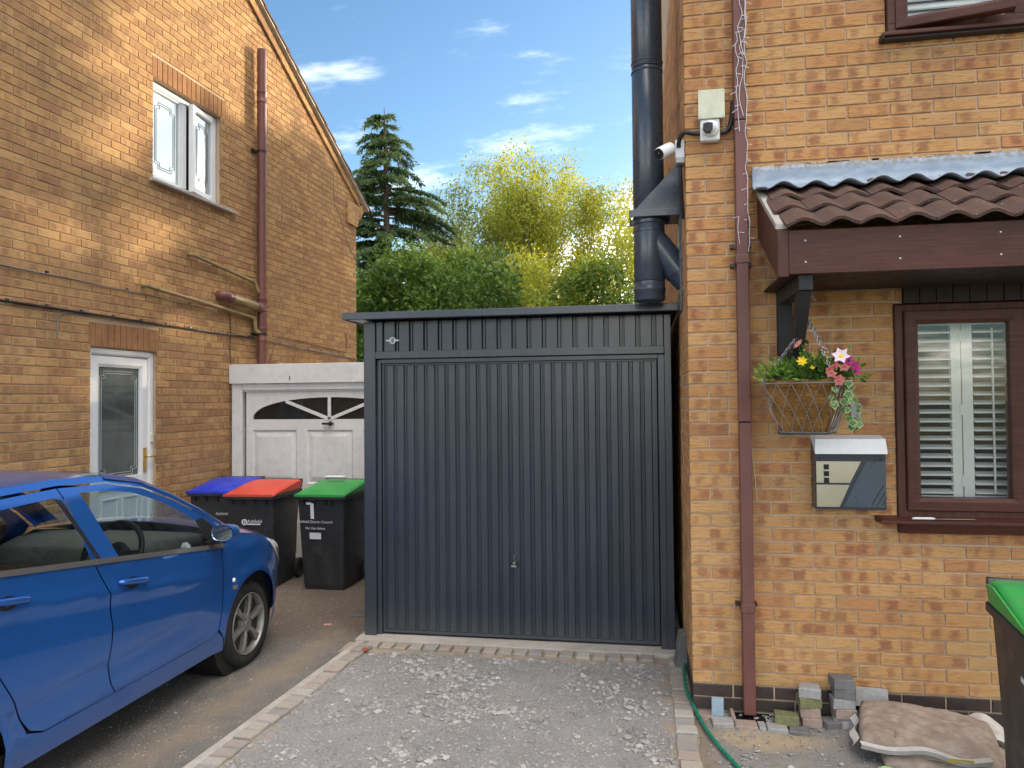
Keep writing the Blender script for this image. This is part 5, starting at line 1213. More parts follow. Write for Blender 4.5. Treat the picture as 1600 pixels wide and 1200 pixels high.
# wheels
def wheel(cy, sx):
    wx = CXC + sx * .768; C0 = (wx, cy, .287); ax = (sx, 0, 0)
    mb = MB(); mb.lathe([(.205, -.165), (.245, -.175), (.272, -.165), (.286, -.14), (.287, -.09), (.286, -.045), (.278, -.018), (.262, -.004), (.235, 0.0), (.212, -.006), (.205, -.015)], C0, ax, 56, cap=False)
    ty = mb.build('tyre', M['tyre'], car, smooth=45)
    mb = MB()
    for k in range(56):
        a = 2 * math.pi * k / 56
        for off_, tw in ((-.115, .4), (-.065, -.4)):
            d = Vector((0, math.cos(a), math.sin(a))); tn = Vector((0, -math.sin(a), math.cos(a)))
            mb.obox(Vector(C0) + d * .2875 + Vector((sx * off_, 0, 0)), Vector((sx * .018, 0, 0)) + tn * .006 * tw, tn * .0075, d * .0025)
    tag(mb.build('tread', M['tyre'], ty), kind='stuff')
    mb = MB(); mb.lathe([(.205, -.016), (.208, -.006), (.203, -.002), (.196, -.010), (.190, -.05), (.186, -.16)], C0, ax, 48, cap=False); rm = mb.build('rim', M['alloy'], car, smooth=45)
    mb = MB(); mb.lathe([(.185, -.10), (.0, -.10)], C0, ax, 40); mb.build('brake_disc', M['car_black'], rm)
    mb = MB(); mb.lathe([(.070, -.05), (.064, -.022), (.045, -.014), (.030, -.016), (.028, -.011), (.0, -.010)], C0, ax, 32); mb.build('hub', M['alloy'], rm, smooth=35)
    for k in range(6):
        a = 2 * math.pi * k / 6 + .28; d = Vector((0, math.cos(a), math.sin(a))); tn = Vector((0, -math.sin(a), math.cos(a))); X_ = Vector((sx, 0, 0)); B = Vector(C0)
        secs = [(.045, .032, -.016), (.085, .030, -.010), (.13, .036, -.010), (.17, .050, -.012), (.197, .064, -.014)]
        v = []
        for r_, w_, h_ in secs:
            v += [B + d * r_ - tn * w_ / 2 + X_ * (h_ - .006), B + d * r_ - tn * w_ * .30 + X_ * h_, B + d * r_ + tn * w_ * .30 + X_ * h_, B + d * r_ + tn * w_ / 2 + X_ * (h_ - .006), B + d * r_ + tn * w_ * .4 + X_ * (h_ - .04), B + d * r_ - tn * w_ * .4 + X_ * (h_ - .04)]
        mb = MB(); mb.add(v, [(i * 6 + j, i * 6 + (j + 1) % 6, (i + 1) * 6 + (j + 1) % 6, (i + 1) * 6 + j) for i in range(4) for j in range(6)]); mb.build('spoke', M['alloy'], rm, smooth=30)
    for k in range(4):
        a = 2 * math.pi * k / 4 + .5; mb = MB(); mb.lathe([(.008, -.022), (.008, -.008), (.005, -.005)], Vector(C0) + Vector((0, math.cos(a), math.sin(a))) * .050, ax, 8); mb.build('wheel_nut', M['galv'], rm)
for cy in (4.76, 2.40):
    for sx in (1, -1): wheel(cy, sx)
# inside the cabin
mb = MB(); mb.box(CXC - .66, CXC + .66, 2.2, 4.45, .30, .36); mb.build('cabin_floor', M['car_int'], car)
mb = MB(); mb.prism([(4.15, .60), (4.10, .78), (4.16, .90), (4.30, .935), (4.62, .935), (4.62, .60)], lambda a, b_, c_: (c_, a, b_), CXC - .66, CXC + .66); mb.build('dashboard', M['car_dash'], car, bevel=.02)
for sx in (1, -1):
    xs_ = CXC + sx * .34
    mb = MB(); mb.prism([(3.02, .45), (2.86, .75), (2.78, 1.02), (2.80, 1.06), (2.88, 1.05), (3.00, .80), (3.16, .58), (3.62, .60), (3.64, .46)], lambda a, b_, c_: (c_, a, b_), xs_ - .24, xs_ + .24); mb.build('seat', M['car_int'], car, bevel=.05)
    mb = MB(); mb.prism([(2.755, 1.09), (2.77, 1.27), (2.80, 1.295), (2.85, 1.285), (2.87, 1.25), (2.855, 1.09)], lambda a, b_, c_: (c_, a, b_), xs_ - .145, xs_ + .145); mb.build('headrest', M['car_int'], car, bevel=.03)
mb = MB(); mb.prism([(2.25, .45), (2.15, .95), (2.25, 1.02), (2.35, .70), (2.75, .62), (2.75, .45)], lambda a, b_, c_: (c_, a, b_), CXC - .6, CXC + .6); mb.build('rear_bench', M['car_int'], car, bevel=.04)
swc = Vector((CXC + .36, 3.93, .93)); sax = Vector((0, -.88, .47)).normalized(); e1 = Vector((1, 0, 0)); e2 = sax.cross(e1)
mb = MB(); mb.tube([swc + (e1 * math.cos(2 * math.pi * k / 36) + e2 * math.sin(2 * math.pi * k / 36)) * .182 for k in range(37)], .017, 10, cap=False); sw = mb.build('steering_wheel', M['car_black'], car, smooth=60)
mb = MB(); mb.lathe([(.07, -.03), (.075, 0), (.05, .02), (0, .022)], swc - sax * .03, sax, 20); mb.build('wheel_boss', M['car_black'], sw, smooth=50)
for a in (0, 180, 250, 290):
    d = e1 * math.cos(R(a)) + e2 * math.sin(R(a)); mb = MB(); mb.bar(swc + d * .05 - sax * .02, swc + d * .175, .035, .015, sax); mb.build('wheel_spoke', M['car_black'], sw, bevel=.004)
mb = MB(); mb.prism([(4.05, 1.30), (4.02, 1.24), (4.035, 1.22), (4.075, 1.29)], lambda a, b_, c_: (c_, a - .12, b_ + .02), CXC - .12, CXC + .12); mb.build('rear_view_mirror', M['car_black'], car)
# ------------------------------------------------------------------ wheelie bins
def text_part(txt, size, mat, parent, mtx, name='lettering', ext=.0006):
    cu = bpy.data.curves.new(name, 'FONT'); cu.body = txt; cu.size = size; cu.align_x = 'CENTER'; cu.align_y = 'CENTER'; cu.extrude = ext
    o = bpy.data.objects.new(name, cu); COL.objects.link(o); dg_ = bpy.context.evaluated_depsgraph_get(); me = bpy.data.meshes.new_from_object(o.evaluated_get(dg_))
    bpy.data.objects.remove(o); me.materials.clear(); me.materials.append(mat)
    o = bpy.data.objects.new(name, me); COL.objects.link(o); o.parent = parent; o.matrix_basis = mtx; return o


def make_bin(lid_mat, label, loc, rz, H=1.0, group='wheelie bins by the white garage'):
    """local frame: front faces -Y, wheels and hinge at +Y, base centre at the origin"""
    bn_ = tag(empty('wheelie_bin', (0, 0, 0)), label, 'bin', group)
    zr = H * .915
    # tapered body with rounded corners
    def ring(wx, y0, y1, z, r=.035):
        pts = []
        for (cx_, cy_, a0) in ((wx - r, y1 - r, 0), (-wx + r, y1 - r, 90), (-wx + r, y0 + r, 180), (wx - r, y0 + r, 270)):
            pts += [(cx_ + r * math.cos(R(a0 + k * 22.5)), cy_ + r * math.sin(R(a0 + k * 22.5)), z) for k in range(5)]
        return pts
    mb = MB(); rings = [ring(.205, -.25, .20, .0), ring(.213, -.26, .215, .05), ring(.245, -.315, .30, zr - .06), ring(.247, -.318, .305, zr - .01)]
    for k in range(3): mb.add(rings[k] + rings[k + 1], [(i, (i + 1) % 20, 20 + (i + 1) % 20, 20 + i) for i in range(20)])
    mb.add(rings[0], [list(range(20))[::-1]]); mb.build('body', M['bin_body'], bn_, smooth=40)
    mb = MB(); ra = [ring(.252, -.335, .31, zr - .045, .04), ring(.268, -.352, .325, zr - .035, .045), ring(.268, -.352, .325, zr - .004, .045), ring(.255, -.34, .315, zr + .002, .04)]
    for k in range(3): mb.add(ra[k] + ra[k + 1], [(i, (i + 1) % 20, 20 + (i + 1) % 20, 20 + i) for i in range(20)])
    mb.add(ra[0] + rings[3], [(i, (i + 1) % 20, 20 + (i + 1) % 20, 20 + i) for i in range(20)]); mb.build('rim', M['bin_body'], bn_, smooth=30)
    for x in (-.17, -.06, .06, .17):
        mb = MB(); mb.prism([(-.350, zr - .046), (-.318, zr - .046), (-.312, zr - .10)], lambda a, b_, c_: (c_, a, b_), x - .006, x + .006); mb.build('rim_rib', M['bin_body'], bn_)
    for x in (-.20, .20):
        mb = MB(); mb.prism([(.19, .02), (.235, .12), (.315, zr - .06), (.30, zr - .06), (.20, .10)], lambda a, b_, c_: (c_, a, b_), x - .015, x + .015); mb.build('side_rib', M['bin_body'], bn_)
    # lid: sloping, domed, with a raised lip
    def lidp(u, v):
        s = u * 2 - 1; y = -.355 + .70 * v; hx = .262 - .01 * v
        z = zr + .006 + (H - zr - .005) * min(1, v * 1.25) ** .8
        dome = .014 * (1 - abs(s) ** 4) * (1 - abs(2 * v - 1) ** 4)
        ridge = .016 * max(0, 1 - (abs(s) / .62) ** 6) * max(0, min(1, (v - .04) / .05)) * max(0, min(1, (.80 - v) / .3))
        ed = .03 * max(0, abs(s) - .9) / .1
        return (s * hx, y, z + dome + ridge - ed * (.35 + v * .6) )
    mb = MB(); mb.grid(lidp, 24, 24); ld_ = mb.build('lid', lid_mat, bn_, smooth=35, fix=False); so_ = ld_.modifiers.new('t', 'SOLIDIFY'); so_.thickness = .010; so_.offset = -1
    mb = MB(); mb.box(-.25, .25, -.362, -.350, zr - .012, zr + .016); mb.build('lid_lip', lid_mat, ld_, bevel=.004)
    for s in (-1, 1):
        mb = MB(); mb.prism([(-.34, zr + .004), (.26, zr + .006), (.30, H - .01), (.20, H - .004)], lambda a, b_, c_: (c_, a, b_), s * .256 - .004, s * .256 + .004); mb.build('lid_side', lid_mat, ld_)
    mb = MB(); mb.tube([(-.24, .345, H - .005), (.24, .345, H - .005)], .015, 12); mb.build('handle_bar', M['bin_body'], bn_, smooth=50)
    for x in (-.235, -.08, .08, .235):
        mb = MB(); mb.prism([(.30, zr - .03), (.36, H - .02), (.35, H + .012), (.325, H + .008), (.30, H - .03)], lambda a, b_, c_: (c_, a, b_), x - .014, x + .014); mb.build('hinge', M['bin_body'], bn_, bevel=.004)
    for s in (-1, 1):
        mb = MB(); mb.lathe([(.0, -.022), (.06, -.02), (.095, -.022), (.10, -.012), (.10, .012), (.095, .022), (.06, .02), (.045, .012), (0, .012)], (s * .235, .275, .10), (s, 0, 0), 28); mb.build('wheel', M['tyre'], bn_, smooth=40)
    mb = MB(); mb.tube([(-.22, .275, .10), (.22, .275, .10)], .012, 8); mb.build('axle', M['galv'], bn_)
    bn_.location = loc; bn_.rotation_euler = (0, 0, rz); return bn_


def front_print(bn_, items, H=1.0):
    """print on the sloping front face"""
    zr = H * .915; tilt = math.atan2(.058, zr - .11)
    for txt, size, x, z, kind in items:
        y = -.26 - .0665 * (z - .05) / (zr - .11) - .0022
        mtx = Matrix.Translation((x, y, z)) @ Matrix.Rotation(R(90) + tilt, 4, 'X')
        if kind == 't': text_part(txt, size, M['print_white'], bn_, mtx)
        elif kind == 'r':
            mb = MB(); w_, h_ = size; mb.box(-w_ / 2, w_ / 2, -h_ / 2, h_ / 2, 0, .0008)
            o = mb.build(txt, M['print_white']); o.parent = bn_; o.matrix_basis = mtx
        elif kind == 'ring':
            mb = MB(); mb.lathe([(size * .55, 0), (size * .55, .0008), (size, .0008), (size, 0)], (0, 0, 0), (0, 0, 1), 24, cap=False); mb.lathe([(size * .28, 0), (size * .28, .0008), (0, .0008)], (0, 0, 0), (0, 0, 1), 16)
            o = mb.build(txt, M['print_white']); o.parent = bn_; o.matrix_basis = mtx


gb = make_bin(M['lid_green'], 'dark grey wheelie bin with green lid and white figure 1, next to the grey garage', (-3.055, 7.03, 0), R(-1))
front_print(gb, [('number_tape', (.035, .15), -.085, .765, 'r'), ('number_tape', (.05, .022), -.118, .838, 'r'), ('Ashfield District Council', .036, -.06, .660, 't'), ('No Hot Ashes', .034, -.06, .598, 't'), ('address_patch', (.118, .062), -.062, .524, 'r')])
gb.children[-5].matrix_basis = gb.children[-5].matrix_basis @ Matrix.Rotation(R(-7), 4, 'Z')
mb = MB(); mb.box(-.10, .10, -.06, .02, 0, .001); o = mb.build('lid_sticker', M['print_white']); o.parent = gb; o.matrix_basis = Matrix.Translation((-.02, .08, 1.062)) @ Matrix.Rotation(R(4), 4, 'X')
rb = make_bin(M['lid_red'], 'dark grey wheelie bin with red lid, between the blue and green lidded bins', (-3.775, 6.97, 0), R(2))
front_print(rb, [('logo_ring', .030, -.055, .655, 'ring'), ('Ashfield', .046, .050, .663, 't'), ('logo_bar', (.135, .014), .040, .636, 'r')])
mb = MB(); mb.box(-.012, .012, -.045, .045, 0, .003); o = mb.build('lid_clip', simple('navy_clip', (.03, .03, .22), .5)); o.parent = rb; o.matrix_basis = Matrix.Translation((-.215, -.18, .995)) @ Matrix.Rotation(R(-20), 4, 'Z')
bb = make_bin(M['lid_blue'], 'dark grey wheelie bin with blue lid, half hidden behind the car bonnet', (-4.30, 7.16, 0), R(4))
front_print(bb, [('Ashfield', .04, .10, .70, 't')])
rg = make_bin(M['lid_green'], 'dark grey wheelie bin with green lid standing right of the brown sacks', (1.665, 3.22, 0), R(-9.5), group=None)
mb = MB(); mb.box(-.03, .03, -.010, .010, 0, .001); o = mb.build('sticker', M['print_white']); o.parent = rg; o.matrix_basis = Matrix.Translation((-.2405, -.12, .72)) @ Matrix.Rotation(R(90), 4, 'X') @ Matrix.Rotation(R(-93), 4, 'Y')

# ------------------------------------------------------------------ hanging basket
hbk = thing('hanging_basket', (.835, 4.035, 1.62), 'square wire hanging basket with coir liner on four chains below the canopy bracket', 'hanging basket')
bc_ = Vector((.835, 4.035, 0)); cor = [Vector((.60, 3.95, 0)), Vector((.92, 3.80, 0)), Vector((1.07, 4.12, 0)), Vector((.75, 4.27, 0))]
def bk(k, t_, z):      # point on side k, t along it, at height z (tapered)
    f = .62 + .38 * ((z - 1.63) / .25) ** .8; a = bc_.lerp(cor[k % 4], f); c_ = bc_.lerp(cor[(k + 1) % 4], f); p = a.lerp(c_, t_); p.z = z; return p
mb = MB()
for k in range(4): mb.tube([bk(k, 0, 1.88), bk(k, 1, 1.88)], .0042, 6); mb.tube([bk(k, 0, 1.632), bk(k, 1, 1.632)], .003, 6)
mb.build('rim_wire', M['galv'], hbk)
mb = MB()
for k in range(4):
    for i in range(-2, 6):
        for sgn in (1, -1):
            t0, t1 = i / 5, (i + 1.6 * sgn) / 5
            pts_ = []
            for q_ in range(9):
                z = 1.88 - .248 * q_ / 8; tt = t0 + (t1 - t0) * q_ / 8
                if 0 <= tt <= 1: pts_.append(bk(k, tt, z) + (bk(k, tt, z) - bc_ - ZV * z).normalized() * .006)
            if len(pts_) > 1: mb.tube(pts_, .0017, 5)
tag(mb.build('lattice_wire', M['galv'], hbk), kind='stuff')
coir, t, b = new_mat('coir_liner'); p_ = t.pos(); n1 = t.noise(t.vm('MULTIPLY', p_, (1, 1, 2)), 70, 6, .75); n2 = t.noise(p_, 14, 4, .6)
P(t, b, t.mix(t.map(t.m('ADD', t.m('MULTIPLY', n1, .6), t.m('MULTIPLY', n2, .4)), .32, .68), (.10, .046, .014), (.42, .215, .068)), .95, spec=.1, normal=t.bump(n1, 1.0, .012))
mb = MB()
for k in range(4):
    def lin(u, v, k=k):
        z = 1.632 + .262 * v; p = bk(k, u, min(z, 1.88)); p.z = z; d = (bc_ - Vector((p.x, p.y, 0))).normalized()
        bul = .012 * math.sin(math.pi * u) * math.sin(math.pi * v) + .006 * mnoise.noise(p * 25)
        return p + d * (.016 - bul * .7) + ZV * (.014 * mnoise.noise(p * 9) * v)
    mb.grid(lin, 16, 12)
mb.add([bk(k, 0, 1.632) for k in range(4)], [(0, 1, 2, 3)]); mb.add([bk(k, 0, 1.86) for k in range(4)], [(0, 1, 2, 3)]); ln_ = mb.build('liner', coir, hbk, smooth=60); pass
mb = MB(); mb.add([bk(k, 0, 1.633) + ZV * 0 for k in range(4)] + [bk(k, 0, 1.633) - ZV * .012 for k in range(4)], [(0, 1, 2, 3), (4, 5, 6, 7)] + [(k, (k + 1) % 4, 4 + (k + 1) % 4, 4 + k) for k in range(4)]); mb.build('base_tray', M['black_pl'], hbk)
hook = Vector((.842, 4.02, 2.20))
for k in range(4):
    a = Vector((cor[k].x, cor[k].y, 1.885)); n_ = int((hook - a).length / .017); mb = MB(); d = (hook - a).normalized(); s1 = d.orthogonal().normalized(); s2 = d.cross(s1)
    for i in range(n_):
        c_ = a + (hook - a) * ((i + .5) / n_); e_ = s1 if i % 2 else s2
        mb.tube([c_ + d * .011 * math.cos(q_ * math.pi / 4) + e_ *   .0068 * math.sin(q_ * math.pi / 4) for q_ in range(9)], .0023, 4, cap=False)
    tag(mb.build('chain', M['galv'], hbk, smooth=60), kind=None)
mb = MB(); mb.tube(catmull([hook, hook + Vector((-.012, 0, .03)), hook + Vector((.004, 0, .055)), hook + Vector((-.014, 0, .085)), hook + Vector((-.02, 0, .115)), hook + Vector((.0, 0, .135)), hook + Vector((.026, 0, .12)), hook + Vector((.034, -.004, .10))], 5), .0035, 6); mb.build('hook', M['galv'], hbk, smooth=60)


def leaf_mat(name, c1, c2, trans=.35, rim=None):
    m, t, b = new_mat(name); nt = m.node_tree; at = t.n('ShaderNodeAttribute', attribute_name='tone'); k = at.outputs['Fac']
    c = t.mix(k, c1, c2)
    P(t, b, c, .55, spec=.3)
    tr = t.n('ShaderNodeBsdfTranslucent'); t.set(tr.inputs[0], t.mix(k, tuple(min(1, x * y) for x, y in zip(c1, (1.25, 1.15, .6))), tuple(min(1, x * y) for x, y in zip(c2, (1.25, 1.15, .6)))))
    mx = t.n('ShaderNodeMixShader'); mx.inputs[0].default_value = trans; t.l.new(b.outputs[0], mx.inputs[1]); t.l.new(tr.outputs[0], mx.inputs[2])
    out = [x for x in nt.nodes if x.type == 'OUTPUT_MATERIAL'][0]; t.l.new(mx.outputs[0], out.inputs[0]); return m


class Leaves:
    """many small leaf faces in one mesh, each with a tone of its own"""
    def __init__(s): s.v = []; s.f = []; s.t = []
    def leaf(s, p, d, n, l, w, tone, fold=0.15):
        p = Vector(p); d = Vector(d).normalized(); n = Vector(n); sd = d.cross(n); sd = sd.normalized() if sd.length > 1e-5 else d.orthogonal().normalized(); nn = sd.cross(d)
        o = len(s.v); s.v += [p, p + d * l * .45 + sd * w * .5 + nn * w * fold, p + d * l, p + d * l * .45 - sd * w * .5 + nn * w * fold]
        s.f.append((o, o + 1, o + 2, o + 3)); s.t.append(tone)
    def tri(s, p, d, n, l, w, tone):
        p = Vector(p); d = Vector(d).normalized(); sd = d.cross(Vector(n)); sd = sd.normalized() if sd.length > 1e-5 else d.orthogonal().normalized()
        o = len(s.v); s.v += [p + sd * w * .5, p + d * l, p - sd * w * .5]; s.f.append((o, o + 1, o + 2)); s.t.append(tone)
    def build(s, name, mat, parent=None):
        me = bpy.data.meshes.new(name); me.from_pydata([tuple(v) for v in s.v], [], s.f); me.materials.append(mat)
        at = me.attributes.new('tone', 'FLOAT', 'FACE'); at.data.foreach_set('value', s.t)
        o = bpy.data.objects.new(name, me); COL.objects.link(o)
        if parent is not None: adopt(o, parent)
        return o


def rv(q): return Vector((q.gauss(0, 1), q.gauss(0, 1), q.gauss(0, 1))).normalized()
LM = dict(yellowleaf=leaf_mat('fresh_leaf', (.10, .22, .03), (.25, .38, .06)), dark=leaf_mat('dark_leaf', (.018, .060, .012), (.05, .125, .025)), mid=leaf_mat('mid_leaf', (.05, .14, .02), (.14, .27, .05)))
ivy_m = leaf_mat('variegated_ivy', (.05, .15, .03), (.45, .48, .20))


def petal_mat(n_, c1, c2): return leaf_mat(n_, c1, c2, .25)


q = random.Random(31)
def plant(name, label, center, n_leaf, spread, h, lmat, leaf, stems=0):
    t_ = thing(name, center, label, 'plant', 'plants in the hanging basket'); L_ = Leaves(); cv = Vector(center)
    for _ in range(n_leaf):
        p = cv + Vector((q.gauss(0, spread[0]), q.gauss(0, spread[1]), abs(q.gauss(0, h)))); d = (p - cv + Vector((0, 0, .02))).normalized() * .8 + rv(q) * .6
        L_.leaf(p, d, rv(q) + Vector((0, -.5, .6)), leaf[0] * q.uniform(.7, 1.3), leaf[1] * q.uniform(.7, 1.3), q.random())
    L_.build('foliage', lmat, t_)
    return t_


def flower(parent, c, r, n, mat, core, face=Vector((-.2, -.9, .4)), name='flower', tone=.5, stem_to=None):
    face = face.normalized(); a = face.orthogonal().normalized(); b_ = face.cross(a); L_ = Leaves(); c = Vector(c)
    for k in range(n):
        d = a * math.cos(2 * math.pi * k / n) + b_ * math.sin(2 * math.pi * k / n)
        L_.leaf(c, d + face * .25, face, r, r * (4.2 / n), tone + q.uniform(-.3, .3), .1)
    fo_ = L_.build(name, mat, parent)
    mb_ = MB(); mb_.lathe([(r * .22, 0), (r * .16, r * .12), (0, r * .16)], c + face * r * .05, face, 10); mb_.build('flower_centre', core, fo_)
    if stem_to is not None:
        mb_ = MB(); mb_.tube(catmull([stem_to, (Vector(stem_to) + c) / 2 + Vector((.005, 0, .01)), c - face * .004], 4), .0022, 5); mb_.build('stem', LM['mid'], fo_)
    return fo_


yel = simple('yellow_petal', (.80, .52, .01), .6); pinkp = petal_mat('pink_petal', (.75, .22, .24), (.80, .42, .38)); mag = petal_mat('magenta_petal', (.32, .012, .15), (.50, .03, .26)); whp = petal_mat('white_petal', (.78, .62, .74), (.82, .76, .80)); yp = petal_mat('yellow_petal_leaf', (.80, .50, .01), (.85, .62, .03))
pl1 = plant('bedding_plant', 'bushy dark green plant with yellow flowers in the middle of the basket', (.815, 3.99, 1.895), 420, (.062, .06, 0), .05, LM['mid'], (.042, .022))
flower(pl1, (.775, 3.86, 1.985), .030, 7, yp, yel); flower(pl1, (.822, 3.85, 1.955), .014, 6, yp, yel)
for _ in range(12):
    p = Vector((.835 + q.gauss(0, .05), 3.97 + q.gauss(0, .03), 2.0 + q.uniform(0, .045))); mb = MB(); mb.lathe([(.003, -.004), (.007, 0), (.006, .006), (0, .008)], p, (0, 0, 1), 8); mb.tube([p - ZV * .07, p], .0016, 4); mb.build('bud', simple('bud_green', (.38, .42, .05), .6) if 'bud_green' not in bpy.data.materials else bpy.data.materials['bud_green'], pl1, smooth=50)
flower(pl1, (.775, 3.93, 2.075), .034, 12, pinkp, simple('pink_core', (.55, .25, .10), .7), Vector((-.7, -.3, .6)), stem_to=(.80, 3.98, 1.93)); flower(pl1, (.885, 3.93, 2.055), .032, 12, pinkp, simple('pink_core2', (.55, .25, .10), .7), Vector((.5, -.3, .8)), stem_to=(.86, 3.98, 1.93))
pl2 = plant('trailing_plant', 'pale green ferny plant at the left corner of the basket', (.665, 3.965, 1.90), 130, (.035, .03, 0), .035, LM['yellowleaf'], (.038, .018))
pl3 = plant('petunia_plant', 'striped white and purple petunia at the right of the basket', (.955, 3.93, 1.90), 200, (.045, .05, 0), .05, LM['mid'], (.035, .018))
pf = flower(pl3, (.945, 3.82, 2.005), .050, 6, mag, yel, tone=.6); flower(pl3, (.945, 3.815, 2.006), .046, 6, whp, yel, tone=.5)
for c_ in ((.99, 3.86, 1.985), (1.03, 3.90, 1.955), (1.02, 3.86, 1.935), (.975, 3.85, 1.97)): flower(pl3, c_, .034, 6, mag, M['black_pl'], Vector((.5, -.8, .2)))
pl4 = plant('fuchsia_plant', 'pink fuchsia drooping over the front rim of the basket', (.905, 3.88, 1.90), 120, (.04, .03, 0), .035, LM['dark'], (.030, .014))
for c_ in ((.885, 3.80, 1.945), (.895, 3.79, 1.925), (.925, 3.775, 1.885), (.93, 3.785, 1.90), (.91, 3.80, 1.96), (.955, 3.80, 1.955)): flower(pl4, c_, .030, 5, pinkp, simple('fuchsia_core', (.72, .10, .20), .6) if 'fuchsia_core' not in bpy.data.materials else bpy.data.materials['fuchsia_core'], Vector((q.uniform(-.4, .4), -.6, -.5)))
iv = thing('ivy_plant', (1.0, 3.95, 1.88), 'variegated ivy trailing down the right side of the basket', 'plant', 'plants in the hanging basket'); vine = MB()
for s_ in range(6):
    p = Vector((.935 + .026 * s_, 3.80 + .055 * s_, 1.90)); path = [p.copy()]
    for k in range(q.choice((3, 4, 6))):
        p = p + Vector((q.uniform(-.022, .022), q.uniform(-.022, .012), -.034 - .010 * q.random())); path.append(p.copy())
        for _ in range(q.choice((1, 1, 2))):
            lp = p + rv(q) * .012 + Vector((0, -.008, 0)); r_ = q.uniform(.014, .025); nrm = Vector((q.uniform(-.5, .4), -1, q.uniform(0, .7))).normalized(); a = nrm.cross(Vector((0, 0, 1))).normalized(); b2 = a.cross(nrm)
            mb = MB(); pr = [(0, -1.1), (.55, -.5), (1.0, -.2), (.62, .25), (.7, .75), (.0, .6), (-.7, .75), (-.62, .25), (-1.0, -.2), (-.55, -.5)]
            o5 = [lp + (a * x + b2 * y) * r_ for x, y in pr]; i5 = [lp + (a * x + b2 * y) * r_ * .78 + nrm * .0015 for x, y in pr]
            mb.add(o5 + i5, [(k2, (k2 + 1) % 10, 10 + (k2 + 1) % 10, 10 + k2) for k2 in range(10)]); mb.add(i5, [list(range(10))], 1); mb.build('leaf', [simple('ivy_edge', (.36, .40, .17), .5) if 'ivy_edge' not in bpy.data.materials else bpy.data.materials['ivy_edge'], simple('ivy_core', (.05, .15, .05), .5) if 'ivy_core' not in bpy.data.materials else bpy.data.materials['ivy_core']], iv)
    vine.tube(catmull(path, 3), .0016, 4)
vine.build('vine', LM['mid'], iv)
# ------------------------------------------------------------------ loose bits by the wall
def block(name, label, loc, size, rz, cat='paving block', mat=None, group=None, tilt=(0, 0), seed=0):
    q_ = random.Random(seed + 50); w_, l_, h_ = size; mb_ = MB(); e = .006
    def j(): return q_.uniform(-.004, .004)
    lo = [(-w_ / 2 + j(), -l_ / 2 + j(), 0), (w_ / 2 + j(), -l_ / 2 + j(), 0), (w_ / 2 + j(), l_ / 2 + j(), 0), (-w_ / 2 + j(), l_ / 2 + j(), 0)]
    up = [(x + j(), y + j(), h_ - e) for x, y, z in lo]; top = [(x * .93, y * .91, h_ + j() * .3) for x, y, z in up]
    mb_.add(lo + up + top, [(3, 2, 1, 0)] + [(k, (k + 1) % 4, 4 + (k + 1) % 4, 4 + k) for k in range(4)] + [(4 + k, 4 + (k + 1) % 4, 8 + (k + 1) % 4, 8 + k) for k in range(4)] + [(8, 9, 10, 11)])
    o = mb_.build(name, mat or M['paver']); o.location = loc; o.rotation_euler = (tilt[0], tilt[1], rz); tag(o, label, cat, group); return o


moss = simple('mossy_block', (.17, .17, .085), .95, var=.3, scale=40, bump=.4); redp = simple('reddish_block', (.33, .25, .21), .95, var=.2, scale=50, bump=.4); greyp = simple('grey_block', (.33, .325, .32), .95, var=.2, scale=50, bump=.4); darkp = simple('charcoal_block', (.16, .155, .155), .95, var=.2, scale=50, bump=.4); bluep = simple('pale_blue_block', (.30, .40, .48), .8, var=.15, scale=40)
block('paving_block', 'dark paving block standing on end against the garage corner', (.225, 5.13, .028), (.085, .10, .23), R(10), mat=darkp, tilt=(R(4), R(7)), seed=1)
block('paving_block', 'pale blue block standing upright beside the downpipe foot', (.388, 4.375, .01), (.068, .04, .105), R(-6), mat=bluep, seed=2)
block('paving_block', 'light grey block in front of the pale blue one', (.405, 4.285, -.03), (.118, .10, .06), R(4), mat=greyp, seed=3)
block('paving_block', 'reddish worn block in front of the drain gully', (.530, 4.275, -.03), (.118, .09, .055), R(-3), mat=redp, seed=4)
block('paving_block', 'narrow half block between the reddish and grey blocks', (.615, 4.270, -.03), (.036, .09, .055), R(2), mat=greyp, seed=5)
block('paving_block', 'grey block with a broken white edge, third along the gully', (.693, 4.265, -.03), (.108, .085, .055), R(-4), mat=greyp, seed=6)
block('paving_block', 'dark grey block at the end of the gully row', (.803, 4.255, -.03), (.105, .085, .052), R(-6), mat=darkp, seed=7)
block('paving_block', 'grey block with a mossy face resting on the gully row', (.752, 4.325, .02), (.125, .085, .052), R(-8), mat=moss, seed=8)
block('paving_block', 'pale block at the foot of the wall left of the downpipe', (.315, 4.385, -.03), (.10, .085, .05), R(2), mat=redp, seed=9)
z = .0
for i, (dx_, dr_, m_, lab) in enumerate(((0, 5, redp, 'bottom block of the left little stack against the plinth'), (.006, -4, redp, 'second block from the ground in the left little stack'), (-.006, 7, moss, 'mossy third block in the left little stack'), (.004, -9, greyp, 'grey top block of the left little stack'))):
    block('paving_block', lab, (.882 + dx_, 4.372, z), (.108, .10, .052), R(dr_), mat=m_, group='left stack of blocks', seed=20 + i); z += .0535
z = .0
for i, (dx_, dr_, m_, lab) in enumerate(((0, -3, greyp, 'bottom block of the taller stack beside the sacks'), (.004, 4, redp, 'second block from the ground in the taller stack'), (-.004, 2, greyp, 'third block from the ground in the taller stack'), (.005, -5, darkp, 'fourth block from the ground in the taller stack'), (-.002, 3, darkp, 'top block of the taller stack beside the sacks'))):
    block('paving_block', lab, (1.062 + dx_, 4.385, z), (.112, .10, .052), R(dr_), mat=m_, group='taller stack of blocks', seed=30 + i); z += .0535
